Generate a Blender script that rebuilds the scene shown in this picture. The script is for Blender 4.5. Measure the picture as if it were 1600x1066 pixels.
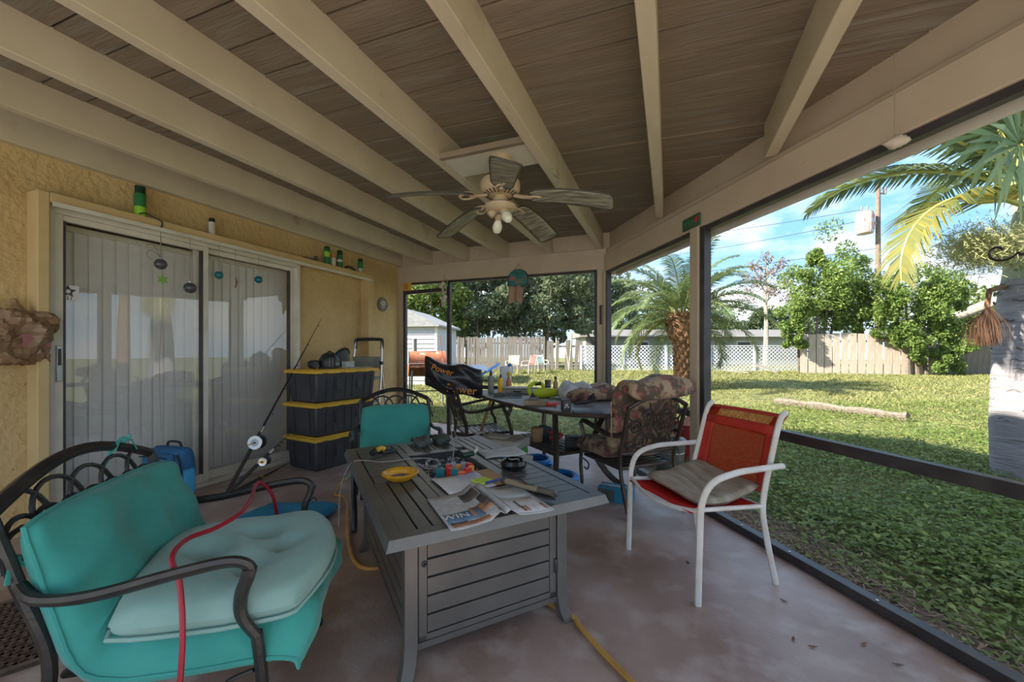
import bpy, bmesh, math, random
import numpy as np
from mathutils import Vector
random.seed(7); rng = np.random.default_rng(11)
C = bpy.context.scene.collection
for o in list(bpy.data.objects): bpy.data.objects.remove(o)
sc = bpy.context.scene
# ------------------------------------------------------------------ camera
FPX, CXP, HY, EYE = 622.0, 800.0, 550.0, 1.18
YAW = math.atan(245/FPX)
F = (-math.sin(YAW), math.cos(YAW)); R = (math.cos(YAW), math.sin(YAW))
cd = bpy.data.cameras.new('camera'); cam = bpy.data.objects.new('camera', cd); C.objects.link(cam)
cd.sensor_width = 36; cd.lens = 36*FPX/1600; cd.shift_y = (HY-533)/1600
cam.location = (0, 0, EYE); cam.rotation_euler = (math.pi/2, 0, YAW); cd.clip_start = .02; cd.clip_end = 500
sc.camera = cam
# ------------------------------------------------------------------ sky, sun, exposure
SUN_DIR = Vector((-.837, -.547, .66)).normalized()
w = bpy.data.worlds.new('sky'); sc.world = w; w.use_nodes = True
nt = w.node_tree; nt.nodes.clear(); N = nt.nodes.new; L = nt.links.new
out = N('ShaderNodeOutputWorld'); bg = N('ShaderNodeBackground'); tc = N('ShaderNodeTexCoord')
sx = N('ShaderNodeSeparateXYZ'); L(tc.outputs['Generated'], sx.inputs[0])
rp = N('ShaderNodeValToRGB'); L(sx.outputs['Z'], rp.inputs[0])
e = rp.color_ramp.elements; e[0].position = 0.0; e[0].color = (.62, .80, .95, 1); e[1].position = .75; e[1].color = (.14, .36, .80, 1)
q = e.new(.22); q.color = (.27, .56, .92, 1)
nz = N('ShaderNodeTexNoise'); mp = N('ShaderNodeMapping'); mp.inputs['Scale'].default_value = (1, 1, 2.2); mp.inputs['Location'].default_value = (.35, .2, .1)
L(tc.outputs['Generated'], mp.inputs[0]); L(mp.outputs[0], nz.inputs['Vector']); nz.inputs['Scale'].default_value = 3.2; nz.inputs['Detail'].default_value = 7; nz.inputs['Roughness'].default_value = .55
cr = N('ShaderNodeValToRGB'); L(nz.outputs[0], cr.inputs[0]); cr.color_ramp.elements[0].position = .45; cr.color_ramp.elements[1].position = .62
mx = N('ShaderNodeMixRGB'); L(cr.outputs[0], mx.inputs[0]); L(rp.outputs[0], mx.inputs[1]); mx.inputs[2].default_value = (1.0, 1.0, 1.0, 1)
L(mx.outputs[0], bg.inputs[0]); bg.inputs[1].default_value = .56; L(bg.outputs[0], out.inputs[0])
sd = bpy.data.lights.new('sun', 'SUN'); sd.energy = 5.6; sd.angle = .02; sd.color = (1, .93, .80)
so = bpy.data.objects.new('sun', sd); C.objects.link(so); so.rotation_euler = SUN_DIR.to_track_quat('Z', 'Y').to_euler(); so.location = (-6, -6, 12)
vs = sc.view_settings; vs.view_transform = 'Standard'; vs.look = 'None'; vs.gamma = 1; vs.use_curve_mapping = False; vs.exposure = 1.62
# ------------------------------------------------------------------ geometry helpers
def W(d, l, z=0): return (F[0]*d+R[0]*l, F[1]*d+R[1]*l, z)          # depth / lateral -> world
def at(x, y, d): return W(d, (x-CXP)/FPX*d, EYE+(HY-y)/FPX*d)
def zp(x, y, z): return at(x, y, (EYE-z)*FPX/(y-HY))                 # pixel on a level plane
def xp(x, y, X): return at(x, y, X/(F[0]+R[0]*(x-CXP)/FPX))          # pixel on the plane of the house wall
def facing(d, l):                                                     # yaw that turns local +y to a (depth, lateral) heading
    v = W(d, l); return math.atan2(-v[0], v[1])
V3 = Vector
class MB:
    def __init__(s): s.v = []; s.f = []
    def add(s, vs, fs):
        b = len(s.v); s.v += [tuple(p) for p in vs]; s.f += [tuple(i+b for i in f) for f in fs]; return s
    def hexa(s, p): return s.add(p, [(0,1,2,3), (7,6,5,4), (0,4,5,1), (1,5,6,2), (2,6,7,3), (3,7,4,0)])
    def box(s, x0, x1, y0, y1, z0, z1):
        return s.hexa([(x0,y0,z0),(x1,y0,z0),(x1,y1,z0),(x0,y1,z0),(x0,y0,z1),(x1,y0,z1),(x1,y1,z1),(x0,y1,z1)])
    def beam(s, p, q, wd, ht, up=(0,0,1)):
        p, q, up = V3(p), V3(q), V3(up); t = (q-p).normalized(); a = t.cross(up)
        if a.length < 1e-4: a = t.cross(V3((1,0,0)))
        a.normalize(); b = a.cross(t).normalized(); a *= wd/2; b *= ht/2
        return s.hexa([p-a-b, p+a-b, p+a+b, p-a+b, q-a-b, q+a-b, q+a+b, q-a+b])
    def tube(s, pts, r, n=8, closed=False, flat=1.0, up=None):
        pts = [V3(p) for p in pts]; m = len(pts); rs = r if isinstance(r, (list, tuple)) else [r]*m
        b0 = len(s.v); prev = None
        for i, p in enumerate(pts):
            if closed: t = pts[(i+1) % m]-pts[i-1]
            else: t = pts[min(i+1, m-1)]-pts[max(i-1, 0)]
            t.normalize()
            if up is not None: a = V3(up)-t*t.dot(V3(up))
            elif prev is None: a = t.orthogonal()
            else: a = prev-t*t.dot(prev)
            if a.length < 1e-5: a = t.orthogonal()
            a.normalize(); prev = a; b = t.cross(a)
            for k in range(n):
                g = 2*math.pi*k/n; s.v.append(tuple(p+(a*math.cos(g)*flat+b*math.sin(g))*rs[i]))
        for i in range(m if closed else m-1):
            j = (i+1) % m
            for k in range(n):
                k2 = (k+1) % n; s.f.append((b0+i*n+k, b0+i*n+k2, b0+j*n+k2, b0+j*n+k))
        if not closed: s.f.append(tuple(b0+k for k in range(n))[::-1]); s.f.append(tuple(b0+(m-1)*n+k for k in range(n)))
        return s
    def lathe(s, prof, n=20, c=(0,0,0), fn=None):
        b0 = len(s.v)
        for (r, z) in prof:
            for k in range(n):
                g = 2*math.pi*k/n; p = (r*math.cos(g), r*math.sin(g), z)
                if fn: p = fn(p)
                s.v.append((p[0]+c[0], p[1]+c[1], p[2]+c[2]))
        for i in range(len(prof)-1):
            for k in range(n):
                k2 = (k+1) % n; s.f.append((b0+i*n+k, b0+i*n+k2, b0+(i+1)*n+k2, b0+(i+1)*n+k))
        if prof[0][0] > 1e-6: s.f.append(tuple(b0+k for k in range(n))[::-1])
        if prof[-1][0] > 1e-6: s.f.append(tuple(b0+(len(prof)-1)*n+k for k in range(n)))
        return s
    def prism(s, poly, z0, z1, fn=None):
        n = len(poly); a = [(x, y, z0) for x, y in poly]+[(x, y, z1) for x, y in poly]
        if fn: a = [fn(p) for p in a]
        return s.add(a, [tuple(range(n))[::-1], tuple(range(n, 2*n))]+[(i, (i+1) % n, n+(i+1) % n, n+i) for i in range(n)])
    def grid(s, nu, nv, fn):
        vs = [fn(i/(nu-1), j/(nv-1)) for i in range(nu) for j in range(nv)]
        return s.add(vs, [(i*nv+j, (i+1)*nv+j, (i+1)*nv+j+1, i*nv+j+1) for i in range(nu-1) for j in range(nv-1)])
    def shift(s, x, y, z): s.v = [(a+x, b+y, c+z) for a, b, c in s.v]; return s
    def build(s, name, mat, parent=None, loc=None, rz=0, rot=None, smooth=40, bevel=0, subsurf=0, solid=0):
        me = bpy.data.meshes.new(name); me.from_pydata(s.v, [], s.f)
        bm = bmesh.new(); bm.from_mesh(me); bmesh.ops.remove_doubles(bm, verts=bm.verts, dist=1e-6); bmesh.ops.recalc_face_normals(bm, faces=bm.faces); bm.to_mesh(me); bm.free()
        if smooth:
            me.shade_smooth(); me.set_sharp_from_angle(angle=math.radians(smooth))
        me.materials.append(MT[mat] if isinstance(mat, str) else mat)
        o = bpy.data.objects.new(name, me); C.objects.link(o); o.parent = parent
        if loc is not None: o.location = loc
        if rot is not None: o.rotation_euler = rot
        elif rz: o.rotation_euler = (0, 0, rz)
        if solid: m = o.modifiers.new('solid', 'SOLIDIFY'); m.thickness = solid; m.offset = 0
        if bevel: m = o.modifiers.new('bevel', 'BEVEL'); m.width = bevel; m.segments = 2; m.limit_method = 'ANGLE'
        if subsurf: m = o.modifiers.new('sub', 'SUBSURF'); m.levels = m.render_levels = subsurf
        return o
def empty(name, loc, rz=0, rot=None):
    o = bpy.data.objects.new(name, None); C.objects.link(o); o.location = loc; o.rotation_euler = rot or (0, 0, rz); o.empty_display_size = .1; return o
def tag(o, label, cat, group=None):
    o['label'] = label; o['category'] = cat
    if group: o['group'] = group
    return o
def struct(o): o['kind'] = 'structure'; return o
def copytree(o, parent=None):
    c = o.copy(); C.objects.link(c); c.parent = parent
    for ch in list(o.children): copytree(ch, c)
    return c
def fastmesh(name, verts, nper, mat, parent=None, smooth=False):      # verts (n*nper,3) -> n separate polygons
    me = bpy.data.meshes.new(name); nv = len(verts); nf = nv//nper
    me.vertices.add(nv); me.vertices.foreach_set('co', np.asarray(verts, np.float32).ravel())
    me.loops.add(nv); me.loops.foreach_set('vertex_index', np.arange(nv, dtype=np.int32))
    me.polygons.add(nf); me.polygons.foreach_set('loop_start', np.arange(0, nv, nper, dtype=np.int32)); me.polygons.foreach_set('loop_total', np.full(nf, nper, np.int32))
    me.update(calc_edges=True); me.materials.append(MT[mat])
    o = bpy.data.objects.new(name, me); C.objects.link(o); o.parent = parent; return o
def text(name, s, size, mat, parent, loc, rot, ext=.0006):
    cu = bpy.data.curves.new(name, 'FONT'); cu.body = s; cu.size = size; cu.extrude = ext; cu.align_x = 'CENTER'; cu.align_y = 'CENTER'
    t = bpy.data.objects.new(name+'_c', cu); C.objects.link(t); bpy.context.view_layer.update()
    me = bpy.data.meshes.new_from_object(t.evaluated_get(bpy.context.evaluated_depsgraph_get())); bpy.data.objects.remove(t)
    me.materials.clear(); me.materials.append(MT[mat]); o = bpy.data.objects.new(name, me); C.objects.link(o); o.parent = parent; o.location = loc; o.rotation_euler = rot; return o
def spline(pts, n=6, closed=False):
    pts = [V3(p) for p in pts]; m = len(pts); res = []
    for i in range(m if closed else m-1):
        p0 = pts[i-1] if (i > 0 or closed) else pts[0]; p1 = pts[i]; p2 = pts[(i+1) % m]; p3 = pts[(i+2) % m] if (closed or i+2 < m) else pts[-1]
        for k in range(n):
            t = k/n; res.append(.5*((2*p1)+(p2-p0)*t+(2*p0-5*p1+4*p2-p3)*t*t+(3*p1-p0-3*p2+p3)*t**3))
    if not closed: res.append(pts[-1])
    return res
# ------------------------------------------------------------------ materials
MT = {}
def mat(name, c1, c2=None, scale=6, rough=.6, metal=0, bump=0, bscale=None, stretch=(1,1,1), lo=.35, hi=.65, c3=None, s3=30, lo3=.55, hi3=.7, island=0, sheen=0, trans=0, spec=.5, detail=5, world=False):
    m = bpy.data.materials.new(name); m.use_nodes = True; t = m.node_tree; p = t.nodes['Principled BSDF']; nn = t.nodes.new; ln = t.links.new
    p.inputs['Roughness'].default_value = rough; p.inputs['Metallic'].default_value = metal; p.inputs['Base Color'].default_value = (*c1, 1); p.inputs['Specular IOR Level'].default_value = spec
    tcn = nn('ShaderNodeTexCoord'); mpn = nn('ShaderNodeMapping'); mpn.inputs['Scale'].default_value = stretch
    if world: g = nn('ShaderNodeNewGeometry'); ln(g.outputs['Position'], mpn.inputs[0])
    else: ln(tcn.outputs['Object'], mpn.inputs[0])
    def noise(s, d=detail): n = nn('ShaderNodeTexNoise'); n.inputs['Scale'].default_value = s; n.inputs['Detail'].default_value = d; ln(mpn.outputs[0], n.inputs['Vector']); return n
    col = None
    if c2 is not None:
        n = noise(scale); r = nn('ShaderNodeValToRGB'); r.color_ramp.elements[0].position = lo; r.color_ramp.elements[1].position = hi
        r.color_ramp.elements[0].color = (*c1, 1); r.color_ramp.elements[1].color = (*c2, 1)
        if island:
            g = nn('ShaderNodeNewGeometry'); ln(g.outputs['Random Per Island'], r.inputs[0]); r.color_ramp.elements[0].position = 0; r.color_ramp.elements[1].position = 1
            if c3 is not None: q = r.color_ramp.elements.new(.86); q.color = (*c2, 1); r.color_ramp.elements[-1].color = (*c3, 1)
        else: ln(n.outputs[0], r.inputs[0])
        col = r.outputs[0]
    if c3 is not None and not island:
        n = noise(s3); r = nn('ShaderNodeValToRGB'); r.color_ramp.elements[0].position = lo3; r.color_ramp.elements[1].position = hi3; ln(n.outputs[0], r.inputs[0])
        x = nn('ShaderNodeMixRGB'); ln(r.outputs[0], x.inputs[0]); x.inputs[2].default_value = (*c3, 1)
        if col: ln(col, x.inputs[1])
        else: x.inputs[1].default_value = (*c1, 1)
        col = x.outputs[0]
    if col: ln(col, p.inputs['Base Color'])
    if bump:
        n = noise(bscale or scale); b = nn('ShaderNodeBump'); b.inputs['Strength'].default_value = bump; b.inputs['Distance'].default_value = .02; ln(n.outputs[0], b.inputs['Height']); ln(b.outputs[0], p.inputs['Normal'])
    if sheen: p.inputs['Sheen Weight'].default_value = sheen
    if trans:                                                        # thin leaf / cloth that lets light through
        tr = nn('ShaderNodeBsdfTranslucent'); ms = nn('ShaderNodeMixShader'); ms.inputs[0].default_value = trans
        if col: ln(col, tr.inputs[0])
        else: tr.inputs[0].default_value = (*c1, 1)
        ln(p.outputs[0], ms.inputs[1]); ln(tr.outputs[0], ms.inputs[2]); ln(ms.outputs[0], t.nodes['Material Output'].inputs[0])
    MT[name] = m; return m
def see_through(name, color, alpha, gloss=0, rough=.05):
    m = bpy.data.materials.new(name); m.use_nodes = True; t = m.node_tree; t.nodes.clear(); nn = t.nodes.new; ln = t.links.new
    o = nn('ShaderNodeOutputMaterial'); tr = nn('ShaderNodeBsdfTransparent'); d = nn('ShaderNodeBsdfDiffuse'); d.inputs[0].default_value = (*color, 1)
    a = nn('ShaderNodeMixShader'); a.inputs[0].default_value = alpha; ln(tr.outputs[0], a.inputs[1]); ln(d.outputs[0], a.inputs[2]); last = a
    if gloss:
        g = nn('ShaderNodeBsdfGlossy'); g.inputs['Roughness'].default_value = rough; lw = nn('ShaderNodeLayerWeight'); lw.inputs[0].default_value = .5
        pw = nn('ShaderNodeMath'); pw.operation = 'POWER'; ln(lw.outputs['Facing'], pw.inputs[0]); pw.inputs[1].default_value = 4.5; fr = nn('ShaderNodeMath'); fr.operation = 'MULTIPLY_ADD'; ln(pw.outputs[0], fr.inputs[0]); fr.inputs[1].default_value = 1-gloss; fr.inputs[2].default_value = gloss
        b = nn('ShaderNodeMixShader'); ln(fr.outputs[0], b.inputs[0]); ln(a.outputs[0], b.inputs[1]); ln(g.outputs[0], b.inputs[2]); last = b
    ln(last.outputs[0], o.inputs[0]); MT[name] = m; return m
mat('concrete', (.46,.355,.31), (.29,.19,.15), 1.6, .36, bump=.12, bscale=40, c3=(.54,.46,.43), s3=5, lo3=.5, hi3=.75, detail=8)
mat('stucco', (.64,.46,.22), (.55,.38,.17), 3, .9, bump=.9, bscale=22, c3=(.42,.25,.09), s3=45, lo3=.66, hi3=.74, detail=7)
mat('stucco_trim', (.64,.47,.23), (.56,.40,.19), 3, .85, bump=.15, bscale=30)
mat('beam_paint', (.66,.57,.41), (.58,.49,.335), 2.5, .6, c3=(.40,.31,.20), s3=4, lo3=.66, hi3=.8, stretch=(3,1,1), bump=.05, bscale=30)
mat('plank_wood', (.27,.21,.145), (.18,.135,.09), 2.2, .8, stretch=(.6,6,1), bump=.25, bscale=14, c3=(.33,.30,.24), s3=2.2, lo3=.52, hi3=.75, detail=8)
mat('plank_groove', (.10,.075,.05))
mat('header_paint', (.56,.46,.34), (.50,.40,.29), 3, .6, c3=(.38,.28,.18), s3=7, lo3=.68, hi3=.76)
mat('bronze_frame', (.035,.032,.035), (.06,.055,.055), 9, .4)
mat('white_frame', (.72,.68,.58), (.62,.57,.47), 5, .45)
mat('blind', (.82,.80,.76), (.78,.76,.72), 3, .6)
mat('room_dark', (.25,.23,.2))
mat('steel', (.55,.55,.56), rough=.3, metal=1); mat('galvanised', (.48,.50,.52), (.38,.40,.42), 7, .42, .85)
mat('black_plastic', (.022,.022,.025), (.035,.035,.04), 8, .42); mat('black_metal', (.028,.026,.027), (.05,.045,.042), 14, .38, .3, bump=.1, bscale=60)
mat('bronze_iron', (.06,.045,.04), (.10,.075,.06), 14, .4, .4)
mat('tote_yellow', (.78,.47,.045), (.70,.40,.03), 6, .45)
mat('tote_black', (.038,.038,.045), (.055,.055,.062), 5, .45)
mat('teal_cloth', (.045,.335,.29), (.035,.275,.24), 5, .85, bump=.7, bscale=7, sheen=.2, detail=3)
mat('teal_pale', (.29,.46,.42), (.22,.385,.35), 4, .85, bump=.5, bscale=8, sheen=.2, detail=3)
mat('blue_cloth', (.02,.26,.42), (.015,.20,.34), 6, .85, bump=.3, bscale=12)
mat('pack_blue', (.03,.16,.34), (.02,.11,.26), 9, .7, bump=.3, bscale=40); mat('pack_light', (.05,.36,.62), rough=.7); mat('pack_dark', (.02,.025,.04), rough=.7)
mat('table_grey', (.125,.12,.115), (.155,.15,.14), 5, .35, .35, bump=.06, bscale=80)
mat('table_dark', (.05,.05,.052), (.065,.065,.07), 5, .45)
mat('white_tube', (.72,.70,.67), (.62,.58,.52), 11, .4); mat('rust', (.30,.12,.05), (.2,.07,.03), 20, .8)
mat('red_trim', (.52,.035,.02), (.44,.025,.015), 10, .7)
see_through('red_sling', (.50,.05,.02), .62); see_through('red_sling_seat', (.55,.03,.025), .92)
see_through('insect_screen', (.10,.10,.10), .07); see_through('door_glass', (.3,.32,.32), .03, .11, .0); see_through('clear_plastic', (.8,.85,.9), .35, .06, .12)
mat('floral', (.36,.25,.15), (.10,.065,.04), 13, .9, lo=.44, hi=.56, c3=(.30,.085,.08), s3=15, lo3=.57, hi3=.61, bump=.35, bscale=14, sheen=.1)
mat('pad_dirty', (.46,.41,.33), (.28,.235,.17), 6, .9, stretch=(1,4,1), bump=.3, bscale=16)
mat('mat_brown', (.10,.062,.042), (.075,.045,.03), 20, .95, bump=.5, bscale=60); mat('mat_ridge', (.15,.095,.065), (.11,.07,.048), 20, .95, bump=.5, bscale=60)
mat('fan_body', (.56,.44,.28), (.48,.36,.22), 8, .45); mat('fan_blade', (.36,.34,.26), (.17,.15,.105), 7, .6, stretch=(1.2,7,1), lo=.4, hi=.6, detail=3); mat('blade_edge', (.05,.045,.035)); mat('bulb', (.80,.78,.62), rough=.25)
mat('can_green', (.02,.16,.05), (.03,.20,.06), 8, .35); mat('can_dark', (.012,.05,.025), rough=.4); mat('can_lime', (.30,.62,.04), rough=.4); mat('can_white', (.66,.62,.56), (.55,.5,.45), 12, .4); mat('can_orange', (.62,.22,.10), rough=.4)
mat('glass_teal', (.02,.20,.25), (.01,.12,.16), 9, .12); mat('glass_smoke', (.10,.10,.115), (.06,.06,.07), 9, .15); mat('leaf_tag', (.22,.42,.08), rough=.6)
mat('paper', (.74,.73,.72), (.66,.65,.65), 5, .8); mat('news', (.62,.62,.60), (.40,.40,.40), 45, .85, stretch=(1,6,1), lo=.42, hi=.56, detail=3); mat('news_grey', (.42,.44,.43), (.56,.57,.56), 9, .85); mat('news_blue', (.08,.20,.34), (.26,.34,.40), 12, .7); mat('news_orange', (.50,.24,.12), (.36,.14,.08), 12, .7); mat('news_dark', (.06,.055,.05), (.13,.11,.09), 16, .7); mat('card_tan', (.42,.27,.13), rough=.8)
mat('sticky', (.52,.68,.08), rough=.8); mat('pen_blue', (.02,.05,.35), rough=.3)
mat('ash_yellow', (.80,.40,.02), (.70,.33,.015), 6, .3); mat('ash_grey', (.22,.2,.19), (.10,.09,.085), 40, .95); mat('glaze_black', (.012,.011,.012), rough=.1); mat('poly_orange', (.85,.13,.02), rough=.4); mat('poly_red', (.62,.03,.02), rough=.4); mat('poly_teal', (.01,.16,.18), rough=.4); mat('poly_grey', (.28,.33,.42), rough=.4); mat('poly_amber', (.9,.36,.03), rough=.4)
mat('fire_glass', (.05,.048,.055), (.42,.41,.43), 1, .08, island=1, c3=(.75,.74,.75)); mat('cable_white', (.42,.41,.39), rough=.4); mat('cable_red', (.36,.012,.03), (.30,.01,.02), 9, .35); mat('hose', (.55,.30,.07), (.45,.24,.05), 9, .5); mat('lime_tool', (.48,.56,.015), (.42,.50,.012), 6, .45); mat('tan_block', (.34,.27,.17), (.24,.19,.12), 8, .85); mat('brown_jar', (.17,.08,.045), rough=.4); mat('yellow_bottle', (.80,.48,.02), rough=.35); mat('grey_case', (.30,.30,.28), (.22,.22,.20), 6, .6); mat('white_jug', (.74,.77,.80), rough=.4); mat('stone_top', (.16,.15,.15), (.24,.23,.23), 10, .35)
mat('cooler_green', (.05,.42,.04), rough=.5); mat('cooler_lid', (.50,.48,.43), (.42,.40,.36), 6, .6); mat('cooler_blue', (.015,.15,.42), rough=.5); mat('styro', (.55,.53,.47), rough=.9); mat('hose_blue', (.02,.22,.62), rough=.4); mat('red_stuff', (.45,.04,.04), (.32,.03,.04), 8, .8); mat('wrap', (.75,.77,.80), (.60,.62,.66), 8, .25, bump=.9, bscale=16, trans=.35)
mat('camo_box', (.10,.115,.10), (.05,.06,.055), 12, .7); mat('box_blue', (.02,.22,.36), rough=.6); mat('bag_black', (.016,.016,.02), (.03,.03,.036), 6, .28, bump=.7, bscale=7); mat('bag_orange', (.75,.26,.02), rough=.4); mat('bag_tan', (.42,.27,.15), (.34,.20,.11), 6, .35, bump=.9, bscale=9, trans=.25)
mat('plaque', (.24,.235,.20), (.17,.165,.14), 30, .8, bump=.4, bscale=60); mat('plaque_paw', (.62,.58,.48), rough=.8); mat('sign_teal', (.03,.15,.16), (.05,.22,.22), 9, .5); mat('sign_dark', (.012,.05,.06), rough=.5); mat('sign_orange', (.52,.20,.04), rough=.5); mat('sign_pink', (.36,.14,.14), rough=.5); mat('net_tan', (.55,.38,.27), (.44,.29,.2), 9, .9, trans=.3); mat('sign_green', (.035,.085,.05), (.05,.12,.07), 20, .6); mat('shell', (.62,.55,.46), (.5,.42,.34), 9, .5); mat('string', (.30,.25,.18))
mat('patio', (.72,.69,.64), (.64,.60,.55), 2, .8)  # for the added slab behind the camera, pale to bounce sunlight indoors
mat('lawn', (.16,.175,.055), (.25,.235,.09), .8, .95, c3=(.085,.11,.03), s3=4, lo3=.48, hi3=.62, bump=.6, bscale=40, world=True, detail=8)
mat('soil', (.13,.085,.055), (.085,.055,.035), 6, .95, bump=.8, bscale=30, c3=(.22,.16,.10), s3=25, lo3=.6, hi3=.7)
mat('weed', (.13,.19,.035), (.25,.35,.07), 1, .5, island=1, c3=(.40,.46,.12), trans=.35); mat('grass', (.15,.175,.045), (.29,.285,.10), 1, .7, island=1, c3=(.44,.39,.19), trans=.3)
mat('litter', (.20,.13,.08), (.34,.25,.15), 1, .9, island=1)
mat('oak_leaf', (.105,.145,.08), (.22,.265,.145), 1, .6, island=1, c3=(.37,.38,.25), trans=.4); mat('tree_leaf', (.09,.15,.035), (.20,.27,.065), 1, .6, island=1, c3=(.34,.37,.10), trans=.35); mat('vine_leaf', (.085,.15,.03), (.19,.28,.055), 1, .55, island=1, c3=(.34,.38,.09), trans=.35); mat('far_leaf', (.06,.10,.04), (.12,.17,.07), 1, .7, island=1, trans=.3); mat('dry_leaf', (.18,.12,.10), (.26,.2,.15), 1, .7, island=1, trans=.3)
mat('bark', (.22,.18,.14), (.14,.11,.085), 8, .9, bump=.6, bscale=14); mat('bark_pale', (.42,.37,.30), (.30,.26,.2), 6, .9, bump=.5, bscale=12)
mat('palm_frond', (.085,.13,.055), (.17,.23,.09), 1, .45, island=1, c3=(.30,.32,.11), trans=.35); mat('palm_yellow', (.14,.18,.06), (.26,.23,.05), 1, .5, island=1, c3=(.36,.28,.05), trans=.35); mat('palm_fan', (.10,.17,.085), (.17,.25,.13), 1, .4, island=1, c3=(.25,.31,.18), trans=.35); mat('palm_rib', (.17,.19,.07), (.24,.25,.09), 5, .5); mat('rachis', (.50,.48,.12), (.36,.38,.09), 5, .5); mat('boot', (.23,.12,.06), (.14,.07,.035), 9, .9, bump=.5, bscale=20); mat('palm_trunk', (.40,.38,.40), (.22,.20,.205), 4, .9, lo=.3, hi=.7, stretch=(1,1,10), bump=.6, bscale=9); mat('ring_scar', (.13,.11,.105), rough=.95); mat('crownshaft', (.26,.31,.17), (.32,.35,.23), 4, .5); mat('blossom', (.36,.39,.16), (.50,.50,.26), 1, .7, island=1, trans=.3); mat('dry_stalk', (.26,.13,.075), (.18,.09,.05), 1, .9, island=1)
mat('fence_wood', (.26,.23,.20), (.18,.155,.135), 3, .9, stretch=(4,4,.6), bump=.4, bscale=10); mat('fence_pale', (.48,.40,.33), (.38,.31,.25), 3, .9, stretch=(4,4,.6), bump=.3, bscale=10); mat('fence_dark', (.20,.17,.13), (.13,.11,.085), 3, .9, stretch=(4,4,.6)); mat('lattice', (.55,.57,.62), rough=.7); mat('siding', (.50,.50,.53), (.45,.45,.48), 4, .7); mat('shed_roof', (.36,.35,.35), (.28,.28,.28), 9, .9); mat('post_brown', (.10,.06,.035), rough=.9)
mat('grill_grey', (.30,.31,.30), (.2,.2,.2), 7, .6, .2); mat('grill_rust', (.40,.12,.05), (.52,.20,.10), 6, .7, c3=(.62,.45,.35), s3=8, lo3=.6, hi3=.68); mat('tarp_white', (.5,.52,.56), rough=.6); mat('tarp_blue', (.10,.27,.58), rough=.6); mat('lawn_yellow', (.66,.66,.34), rough=.6); mat('lawn_green', (.55,.68,.58), rough=.6); mat('lawn_red', (.60,.07,.05), rough=.6)
mat('house_wall', (.33,.33,.32), rough=.9); mat('house_roof', (.19,.18,.17), rough=.9); mat('pole_wood', (.24,.17,.13), (.17,.12,.09), 5, .9); mat('transformer', (.50,.50,.50), (.42,.22,.15), 3, .6); mat('wire', (.05,.05,.05)); mat('log', (.27,.22,.18), (.14,.11,.085), 4, .95, stretch=(1,8,8), bump=.8, bscale=8); mat('wood_handle', (.45,.24,.10), rough=.6); mat('gold', (.65,.42,.08), rough=.3, metal=1); mat('rod_black', (.015,.015,.017), rough=.3); mat('cork', (.05,.045,.04), rough=.9)
# ================================================================== the porch
WX = -3.86                                   # stucco wall of the house
CO = (-.695, 4.724); EV = (.546, -.838); NV = (.838, .546)            # right screen wall: corner, direction, outward
def RW(s, z, off=0): return (CO[0]+EV[0]*s+NV[0]*off, CO[1]+EV[1]*s+NV[1]*off, z)
FL0 = (WX, 5.08)                             # far screen wall runs FL0 -> CO
FE = V3((CO[0]-FL0[0], CO[1]-FL0[1], 0)); FLEN = FE.length; FE.normalize(); FN = V3((-FE.y, FE.x, 0))
def FW(s, z, off=0): return (FL0[0]+FE.x*s+FN.x*off, FL0[1]+FE.y*s+FN.y*off, z)
BACK = -1.1; SB = 6.95  # unseen rear edge: roof cut short, side invented open to admit daylight
def zr(X): return 2.352-.034*X               # underside of the rafters, roof falls away from the house
def wall_x(Y): return CO[0]+EV[0]*((Y-CO[1])/EV[1])
MB_ = MB
poly = [(WX-.1, BACK), (wall_x(BACK)+.05, BACK), (CO[0]+.07, CO[1]+.05), (WX-.1, FL0[1]+.1)]
struct(MB().prism([(WX-.1, -7), (7, -7), (7, BACK), (WX-.1, BACK)], -.14, -.01).build('floor_bounce_slab', 'patio'))  # unseen sunlit slab, added behind the camera to bounce light into the porch
fl = struct(MB().prism(poly, -.14, 0).build('floor', 'concrete'))
# ceiling: roof deck, planks and rafters
pk = [(WX-.2, BACK-.1), (wall_x(BACK)+.5, BACK-.1), (CO[0]+.45, CO[1]+.35), (WX-.2, FL0[1]+.45)]
ceil = struct(MB().prism(pk, .214, .30, lambda p: (p[0], p[1], p[2]+zr(p[0]))).build('ceiling', 'plank_groove'))
y = BACK; k = 0
while y < 5.05:
    y1 = y+.182; X1 = min(wall_x(y), wall_x(y1))+.0
    Xr0, Xr1 = wall_x(y)+.06, wall_x(y1)+.06
    x0 = WX-.02; dz = random.uniform(-.003, .003)
    if y1 > CO[1]: Xr0, Xr1 = max(Xr0, CO[0]-.1), max(Xr1, CO[0]-.15)
    b = MB(); ps = [(x0, y+.006), (Xr0, y+.006), (Xr1, y1-.006), (x0, y1-.006)]
    b.hexa([(X, Y, zr(X)+.194+dz) for X, Y in ps]+[(X, Y, zr(X)+.216) for X, Y in ps]).build('plank', 'plank_wood', ceil, smooth=0)
    y = y1
RX = [-3.825, -3.24, -2.605, -1.985, -1.37, -.74, -.075, .56, 1.2, 1.84, 2.48]
for X in RX:
    yf = FL0[1]+(X-FL0[0])*FE.y/FE.x-.02 if X < CO[0]-.02 else CO[1]+(X-CO[0])*EV[1]/EV[0]-.05
    b = MB(); b.box(X-.033, X+.033, BACK, yf, zr(X), zr(X)+.2).build('rafter', 'beam_paint', ceil, bevel=.004)
# fan mounting board between two rafters
MB().box(-1.336, -.774, 2.18, 2.46, zr(-1.05)+.012, zr(-1.05)+.03).build('mounting_board', 'white_frame', ceil)
MB().box(-1.336, -.774, 2.15, 2.18, zr(-1.05)+.0, zr(-1.05)+.035).build('mounting_board_edge', 'plank_wood', ceil)
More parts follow.
